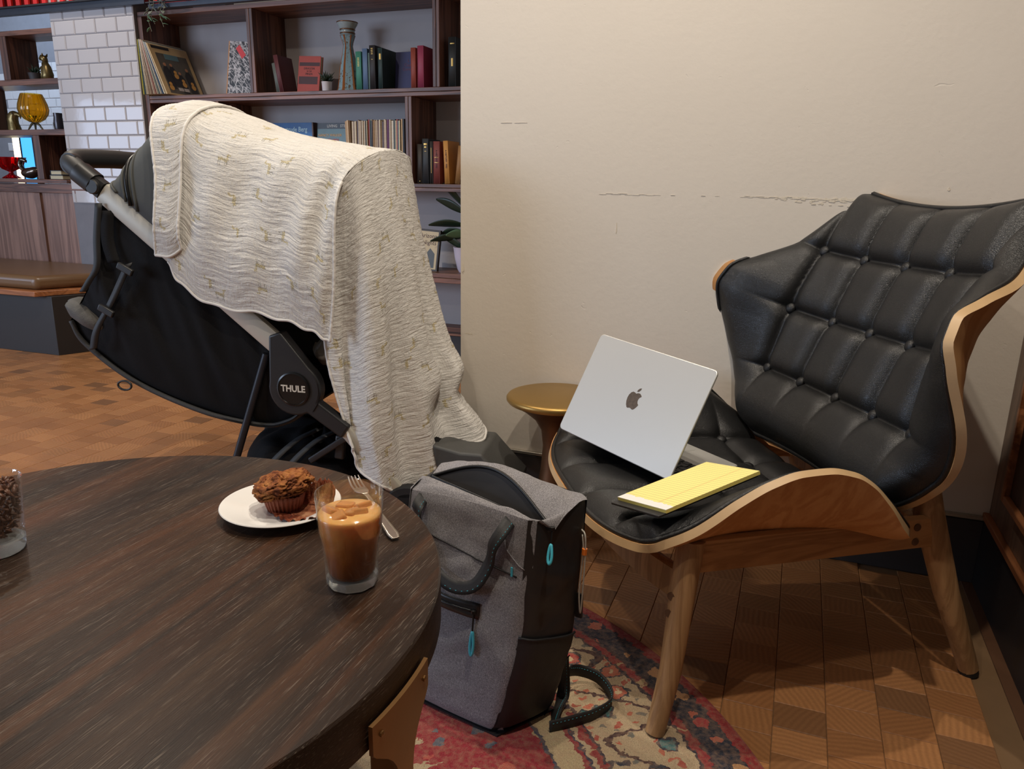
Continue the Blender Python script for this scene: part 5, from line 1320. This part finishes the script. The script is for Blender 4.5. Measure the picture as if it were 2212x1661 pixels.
# graphic black and white record by the divider
ar = empty('vinyl_record', M=Matrix.Translation((-3.345, BY+.10, SH1+.001)) @ Matrix.Rotation(.08, 4, 'Y') @ Matrix.Rotation(-.10, 4, 'X')); tag(ar, 'black and white graphic record sleeve with a red label beside the divider', 'record')
def mk_graphic():
    t = NT('black_white_print'); c = t.coord(rot=(0, .75, 0)); n = t.n('ShaderNodeTexVoronoi', {'Vector': t.coord(scale=(1.2, 1, .35), src=c), 'Scale': 46.}, feature='DISTANCE_TO_EDGE').outputs['Distance']
    n2 = t.noise(c, 30, 4, .7, 2.0); f = t.math('ADD', t.math('MULTIPLY', t.math('LESS_THAN', n, .07), .6), t.math('MULTIPLY', t.math('GREATER_THAN', n2, .53), .65), clamp=True)
    return t.out(col=t.mix(f, srgb(30, 28, 30), srgb(186, 180, 178)), rough=.4)
MB().bb((0, 0, 0), (.24, .005, .313)).build('sleeve', mk_graphic(), ar); MB().bb((-.008, .001, 0), (-.0005, .006, .313)).build('sleeve_spine', cover('kraft_spine', srgb(176, 120, 66)), ar)
rl = MB().box((.085, -.0008, .255), (.075, .001, .034), Matrix.Rotation(.85, 3, 'Y')).build('red_label', plain('red_print', srgb(196, 40, 44), .5), ar)
# middle shelf: front-facing sleeves and a tight run of spines
gb = empty('vinyl_record', M=Matrix.Translation((-3.115, BY+.165, SH2+.001)) @ Matrix.Rotation(-.10, 4, 'X')); tag(gb, 'shrink-wrapped blue record sleeve titled Gertrude Berg behind the blanket', 'record')
MB().bb((0, 0, 0), (.325, .006, .345)).build('sleeve', cover('blue_sleeve', srgb(32, 92, 148), .18, .3, 20), gb, bevel=.0006)
text('lettering', 'Gertrude Berg', .040, plain('pale_blue_print', srgb(176, 206, 214), .5), gb, frame((.165, -.0008, .305), (1, 0, 0), (0, 0, 1)), .0003, sx=.86, bold=.0006)
dk_ = record('dark brown record edge between the blue and Living Stereo sleeves', -2.778, BY+.150, SH2+.001, .010, srgb(70, 48, 40), 0, S=.34)
ls = empty('vinyl_record', M=Matrix.Translation((-2.762, BY+.150, SH2+.001)) @ Matrix.Rotation(-.08, 4, 'X')); tag(ls, 'dark teal Living Stereo record sleeve beside the run of record spines', 'record')
MB().bb((0, 0, 0), (.33, .006, .338)).build('sleeve', cover('teal_sleeve', srgb(52, 84, 84), .3, .35, 16), ls, bevel=.0006); MB().bb((0, -.0007, .305), (.33, .0003, .338)).build('black_band', plain('black_print', srgb(24, 24, 26), .4), ls)
text('lettering', 'LIVING   STEREO', .022, plain('cream_print', srgb(206, 200, 186), .5), ls, frame((.155, -.0010, .320), (1, 0, 0), (0, 0, 1)), .0003, sx=1.05, bold=.0004)
text('lettering', 'NANCY WALKER', .021, plain('orange_print', srgb(202, 150, 74), .5), ls, frame((.09, -.0009, .268), (1, 0, 0), (0, 0, 1)), .0003); text('lettering', 'I HATE MEN', .021, plain('red_letter_print', srgb(186, 66, 50), .5), ls, frame((.095, -.0009, .240), (1, 0, 0), (0, 0, 1)), .0003)
x = -2.468; k = 0
palb = [srgb(*c) for c in ((170, 136, 96), (188, 160, 122), (150, 124, 96), (196, 178, 150), (120, 96, 84), (206, 192, 160), (172, 150, 120), (96, 84, 92), (198, 180, 150), (180, 160, 134), (96, 44, 88), (204, 192, 168), (160, 130, 98), (206, 196, 176), (70, 84, 86), (190, 168, 132), (150, 60, 56), (84, 110, 116), (208, 196, 166), (60, 60, 66), (196, 160, 110))]
CN2 = ['tan', 'sand', 'brown', 'cream', 'dark brown', 'pale yellow', 'beige', 'grey-violet', 'cream', 'buff', 'purple', 'ivory', 'light brown', 'off-white', 'dark green-grey', 'straw', 'red', 'blue-grey', 'pale cream', 'charcoal', 'orange-tan']
while x < -2.118:
    th = rr.uniform(.005, .0125); x += th/2
    record('%s record spine, %s from the left in the packed middle-shelf row' % (CN2[k % len(palb)], ORD[k]), x, BY+.035+rr.uniform(-.006, .006), SH2+.001, th-.0008, palb[k % len(palb)], -.03 if k < 3 else .012*rr.random(), 'packed record spines on the middle shelf', .335+rr.uniform(-.006, .006)); x += th/2; k += 1
record('black record sleeve at the right end of the packed row', -2.098, BY+.02, SH2+.001, .012, srgb(26, 24, 28), .0, S=.34)
record('thin black record sleeve standing against the lower divider', -2.081, BY+.05, SH2+.001, .006, srgb(36, 30, 32), 0, S=.335)

# ---- ornaments on the bookcase
vz = empty('ceramic_vase', (-2.497, BY+.125, SH1)); tag(vz, 'tall hexagonal pale-blue and bronze vase with a flared collar', 'vase')
def mk_vase():
    t = NT('glazed_vase'); c = t.coord(); th = t.math('ARCTAN2', t.n('ShaderNodeSeparateXYZ', {0: c}).outputs[1], t.n('ShaderNodeSeparateXYZ', {0: c}).outputs[0])
    ed = t.math('PINGPONG', t.math('ADD', t.math('DIVIDE', th, PI/3), .5), .5)
    n = t.noise(t.coord(scale=(1, 1, .6)), 42, 5, .7, 2.0); z = t.n('ShaderNodeSeparateXYZ', {0: c}).outputs[2]
    col = t.mix(t.ramp(n, [(.56, (0, 0, 0)), (.60, (1, 1, 1))]), srgb(132, 158, 164), srgb(96, 72, 48))
    col = t.mix(t.math('LESS_THAN', ed, .14), col, srgb(140, 84, 44)); return t.out(col=col, rough=.16, spec=.6)
vp = [(0, .001), (.070, .001), (.070, .012), (.066, .022), (.060, .06), (.048, .14), (.032, .215), (.027, .245), (.030, .262), (.043, .300)]
MB().lathe(vp, 6, phase=PI/6).build('body', mk_vase(), vz, smooth=20)
MB().lathe([(.043, .300), (.036, .309), (.040, .312), (.040, .322), (.037, .328), (.042, .335), (.056, .358), (.058, .366), (.052, .369), (.038, .35), (0, .34)], 40).build('collar', plain('pale_glaze', srgb(150, 162, 162), .15, var=.2, vs=40), vz, smooth=35)
for z, r in ((.311, .041), (.330, .0415), (.3665, .0575)): MB().tube([(r*math.cos(a), r*math.sin(a), z) for a in [2*PI*i/40 for i in range(40)]], .0028, 6, closed=True).build('bronze_band', plain('bronze_lustre', srgb(130, 84, 48), .25, .6), vz, smooth=180)
M_leafd = plain('dark_leaf', srgb(34, 50, 34), .4, var=.3, vs=30); M_leafp = plain('pale_leaf', srgb(110, 148, 112), .45); M_soil = plain('soil', srgb(46, 36, 28), .9); M_wpot = plain('white_pot', srgb(210, 204, 204), .35, var=.03)
sp = empty('succulent_pot', (-2.601, BY+.055, SH1)); tag(sp, 'tiny green plant in a white pot in front of the red book', 'potted plant')
MB().lathe([(0, .0005), (.023, .0005), (.026, .006), (.029, .050), (.0305, .052), (.027, .052), (.025, .045), (0, .044)], 32).build('pot', M_wpot, sp, smooth=40); MB().lathe([(.0255, .0455), (0, .0475)], 24).build('soil', M_soil, sp)
rr = random.Random(12)
for k in range(46):
    a = rr.uniform(0, 6.28); t = rr.random(); L = rr.uniform(.03, .05); el = lerp(1.45, .35, t**.7)
    d = V((math.cos(a)*math.cos(el), math.sin(a)*math.cos(el), math.sin(el))); b = V((.008*math.cos(a), .008*math.sin(a), .048+.02*rr.random()))
    MB().tube([b, b+d*L*.5, b+d*L+V((0, 0, .004))], [.0035, .0042, .0006], 5).build('leaf', M_leafd, sp, smooth=180)
bp = empty('rubber_plant', (-1.770, BY+.115, SH3)); tag(bp, 'broad-leaved rubber plant in a white pot half hidden by the wall edge', 'potted plant')
MB().lathe([(0, .0005), (.034, .0005), (.044, .02), (.058, .08), (.066, .138), (.068, .142), (.062, .142), (.060, .13), (0, .125)], 48).build('pot', plain('lilac_white_pot', srgb(190, 184, 200), .3), bp, smooth=40); MB().lathe([(.060, .128), (0, .132)], 30).build('soil', M_soil, bp)
MB().tube([(0, 0, .13), (.004, 0, .25), (-.003, 0, .42)], [.007, .006, .004], 8).build('stem', plain('stem_green', srgb(70, 80, 50), .6), bp, smooth=180)
def leafm(name, base, az, el, L, Wd, droop, m, par, roll=0):
    G = []
    d = V((math.cos(az), math.sin(az), 0)); sd = V((-math.sin(az), math.cos(az), 0)); sd = sd*math.cos(roll)+V((0, 0, math.sin(roll)))
    for i in range(17):
        t = i/16; wv = Wd*math.sin(PI*min(1, t*.94+.03))**.75*(1-.25*t); r = L*t; z = math.tan(el)*r-droop*t*t
        G.append([V(base)+d*r*math.cos(el)+V((0, 0, z))+sd*wv*q+V((0, 0, .18*wv*abs(q))) for q in (-1, -.5, 0, .5, 1)])
    return MB().grid(G).build(name, m, par, smooth=180, solid=.0015)
for (az, el, z, L, Wd, dr, m) in ((178, .42, .33, .20, .034, .02, M_leafd), (186, .12, .26, .22, .036, .03, M_leafd), (170, .05, .22, .17, .040, .03, M_leafd), (195, -.05, .20, .20, .030, .02, M_leafd), (182, .45, .13, .17, .028, .01, M_leafd), (200, .7, .36, .18, .035, .02, M_leafd), (230, .2, .205, .12, .035, .02, M_leafp), (60, .3, .30, .18, .036, .03, M_leafd), (20, .5, .25, .2, .036, .03, M_leafd), (300, .35, .24, .17, .034, .03, M_leafd), (340, .2, .34, .18, .034, .02, M_leafd), (110, .6, .37, .16, .03, .02, M_leafd), (150, .9, .40, .16, .03, .02, M_leafd)):
    leafm('leaf', (0, 0, z), math.radians(az), el, L, Wd, dr, m, bp, (.9, 1.2, .75, 1.05)[int(z*100) % 4])
# trailing plant over the top board
tp = empty('trailing_plant', (-3.70, BY-.05, 2.06)); tag(tp, 'pale trailing plant hanging from the canopy over the top shelf', 'plant')
rr = random.Random(21)
for k, (x, L) in enumerate(((-.03, .19), (.0, .15), (.065, .17), (.085, .12))):
    P = spline([(x, 0, 0), (x+.01, -.015, -.05), (x-.01, -.018, -.10), (x+.012, -.018, -L)], 24); MB().tube(P, .0014, 5).build('vine', plain('vine_stem', srgb(120, 116, 96), .7), tp)
    for q in range(4, 25, 3):
        a = rr.uniform(0, 6.28); leafm('leaf', P[q], a, rr.uniform(-.6, .2), rr.uniform(.022, .034), rr.uniform(.008, .012), .006, M_leafp if q > 15 else plain('sage_leaf', srgb(130, 138, 124), .6), tp)

# ---- ornaments on the left shelving unit
LS0, LS1, LS2 = 1.0136, 1.3346, 1.6486
M_bron = plain('aged_bronze', srgb(122, 104, 66), .35, .75, var=.3, vs=30, bump=.3, bs=60)
M_amber = NT('amber_glass').out(col=srgb(244, 196, 70), rough=.03, trans=.95, ior=1.4)
M_ruby = NT('ruby_glass').out(col=srgb(206, 14, 26), rough=.04, trans=.75, ior=1.4)
co = empty('glass_compote', (-5.28, LY+.105, LS0)); tag(co, 'ruby red pressed-glass footed bowl with a scalloped rim', 'bowl')
def bumpy(prof, n=60, lobes=10, amp=.06, zl=0):
    G = []
    for i in range(n):
        a = 2*PI*i/n; k = 1+amp*math.cos(a*lobes); G.append([V((r*k*math.cos(a), r*k*math.sin(a), z+(zl*math.cos(a*5) if j in (len(prof)//2, len(prof)//2-1) else 0))) for j, (r, z) in enumerate(prof)])
    return MB().grid(G, wrap_u=True)
bumpy([(.001, .002), (.055, .001), (.058, .006), (.040, .018), (.016, .032), (.013, .046), (.020, .056), (.055, .072), (.082, .098), (.098, .140), (.102, .146), (.096, .146), (.078, .104), (.050, .080), (.001, .070)], 80, 14, .04, .006).build('bowl', M_ruby, co, smooth=60)
am = empty('amber_vase', (-4.965, LY+.095, LS1)); tag(am, 'ribbed amber glass goblet vase on three clear feet', 'vase')
bumpy([(.001, .050), (.030, .052), (.062, .072), (.086, .105), (.093, .135), (.088, .170), (.072, .215), (.064, .235), (.060, .235), (.068, .212), (.083, .170), (.087, .135), (.080, .107), (.058, .078), (.001, .060)], 96, 20, .022).build('bowl', M_amber, am, smooth=60)
for a in (.4, 2.5, 4.6): MB().tube(spline([(.0, 0, .052), (.022*math.cos(a), .022*math.sin(a), .042), (.042*math.cos(a), .042*math.sin(a), .014), (.052*math.cos(a), .052*math.sin(a), .003)], 10), [.010, .010, .009, .008, .0075, .007, .006, .006, .005, .004, .003], 8).build('foot', plain('smoky_foot', srgb(120, 110, 84), .08, trans=.6, ior=1.4), am, smooth=180)
eg = empty('bronze_bird_head', (-5.175, LY+.10, LS1)); tag(eg, 'bronze eagle head bust beside the amber vase', 'figurine')
G = []
for i, (cx, z, rx, ry) in enumerate(((0, .0005, .045, .040), (.0, .02, .043, .038), (-.004, .05, .036, .032), (-.006, .075, .036, .032), (.0, .098, .040, .030), (.008, .115, .036, .026), (.010, .126, .022, .018), (.010, .131, .004, .004))):
    G.append([V((cx+rx*math.cos(a)*(1+.06*math.sin(a*9+i)), ry*math.sin(a)*(1+.06*math.cos(a*8+i*2)), z)) for a in [2*PI*k/36 for k in range(37)]])
MB().grid(G).build('neck_and_head', M_bron, eg, smooth=60)
MB().tube(spline([(.030, 0, .108), (.055, 0, .106), (.070, 0, .092), (.070, 0, .078)], 12), [.017, .016, .015, .014, .013, .012, .011, .009, .007, .005, .004, .003, .001], 10).build('beak', M_bron, eg, smooth=180)
for s_ in (-1, 1): MB().lathe([(0, .004), (.004, .003), (.006, 0)], 10, (.028, s_*.024, .113), Matrix(((1, 0, 0), (0, 0, s_), (0, 1, 0)))).build('eye', plain('dark_eye', srgb(30, 24, 18), .2), eg)
jg = empty('small_jug', (-4.775, LY+.12, LS1)); tag(jg, 'small dark jug with a ring handle at the pillar edge', 'jug')
MB().lathe([(0, .0005), (.026, .0005), (.028, .01), (.030, .06), (.026, .085), (.028, .112), (.025, .112), (.022, .085), (0, .06)], 32).build('body', plain('dark_jug', srgb(58, 54, 58), .25, .4), jg, smooth=50)
MB().tube([(-.028-.024*math.sin(a), 0, .035+.028*math.cos(a)) for a in np.linspace(0, PI, 14)], .004, 8).build('handle', plain('pewter', srgb(130, 126, 124), .3, .8), jg, smooth=180)
cp_ = empty('cactus_pot', (-4.905, LY+.10, LS2)); tag(cp_, 'spiky plant in a dark pot on the upper left shelf', 'potted plant')
MB().lathe([(0, .0005), (.036, .0005), (.044, .045), (.046, .050), (.040, .050), (0, .044)], 32).build('pot', plain('charcoal_pot', srgb(54, 48, 46), .6), cp_, smooth=40)
for k in range(22):
    a = k*2.4; el = .5+.9*(k/22); L = .045+.012*(k % 3); d = V((math.cos(a)*math.cos(el), math.sin(a)*math.cos(el), math.sin(el)))
    MB().tube([V((0, 0, .042)), V((0, 0, .042))+d*L*.6, V((0, 0, .042))+d*L], [.007, .005, .0006], 6).build('leaf', M_leafd, cp_, smooth=180)
sg_ = empty('bronze_dog_figurine', (-4.815, LY+.115, LS2)); tag(sg_, 'bronze seated dog figurine beside the tiled pillar', 'figurine')
MB().tube([(.0, 0, .002), (.004, 0, .04), (.0, 0, .085), (-.010, 0, .115)], [.034, .036, .028, .020], 16).build('body', M_bron, sg_, smooth=180)
MB().tube([(-.002, 0, .118), (-.012, 0, .142), (-.028, 0, .146), (-.048, 0, .140)], [.017, .022, .019, .010], 14).build('head', M_bron, sg_, smooth=180)
for s_ in (-1, 1):
    MB().tube([(-.014, s_*.016, .09), (-.026, s_*.017, .045), (-.030, s_*.017, .004)], [.011, .009, .010], 10).build('leg', M_bron, sg_, smooth=180)
    MB().tube([(-.006, s_*.014, .155), (.0, s_*.019, .172)], [.008, .002], 8).build('ear', M_bron, sg_, smooth=180)
for k, (z, col, tw) in enumerate(((0, srgb(66, 64, 72), .12), (.030, srgb(52, 74, 88), .10))):
    e = empty('book', (-4.735, LY+.075, LS0+z)); tag(e, ('grey book lying flat under another beside the pillar', 'dark teal book lying on top of the grey one beside the pillar')[k], 'book')
    m = cover('flat_cloth', col)
    MB().bb((-tw/2, -.06, .0), (tw/2, .08, .003)).bb((-tw/2, -.06, .0255), (tw/2, .08, .0285)).bb((-tw/2, -.06, .003), (-tw/2+.003, .08, .0255)).build('cover_boards', m, e, bevel=.001); MB().bb((-tw/2+.003, -.056, .0032), (tw/2-.004, .076, .0253)).build('pages', M_page, e)
sw = empty('metal_swan', (-5.08, LY+.105, LS0)); tag(sw, 'dark polished metal swan dish beside the red glass bowl', 'ornament')
lump(32, 18, lambda a, b: V((.085*math.cos(a)*math.sin(b), .045*math.sin(a)*math.sin(b), .04+.038*math.cos(b)+.02*max(0, math.cos(a)*math.sin(b))))).build('body', plain('polished_dark_metal', srgb(112, 100, 90), .15, .9), sw, smooth=180)
MB().tube(spline([(-.06, 0, .05), (-.10, 0, .09), (-.085, 0, .128), (-.05, 0, .125), (-.035, 0, .11)], 18), [.016]*12+[.014, .013, .012, .011, .009, .006, .003], 10).build('neck', plain('polished_dark_metal_neck', srgb(112, 100, 90), .15, .9), sw, smooth=180)
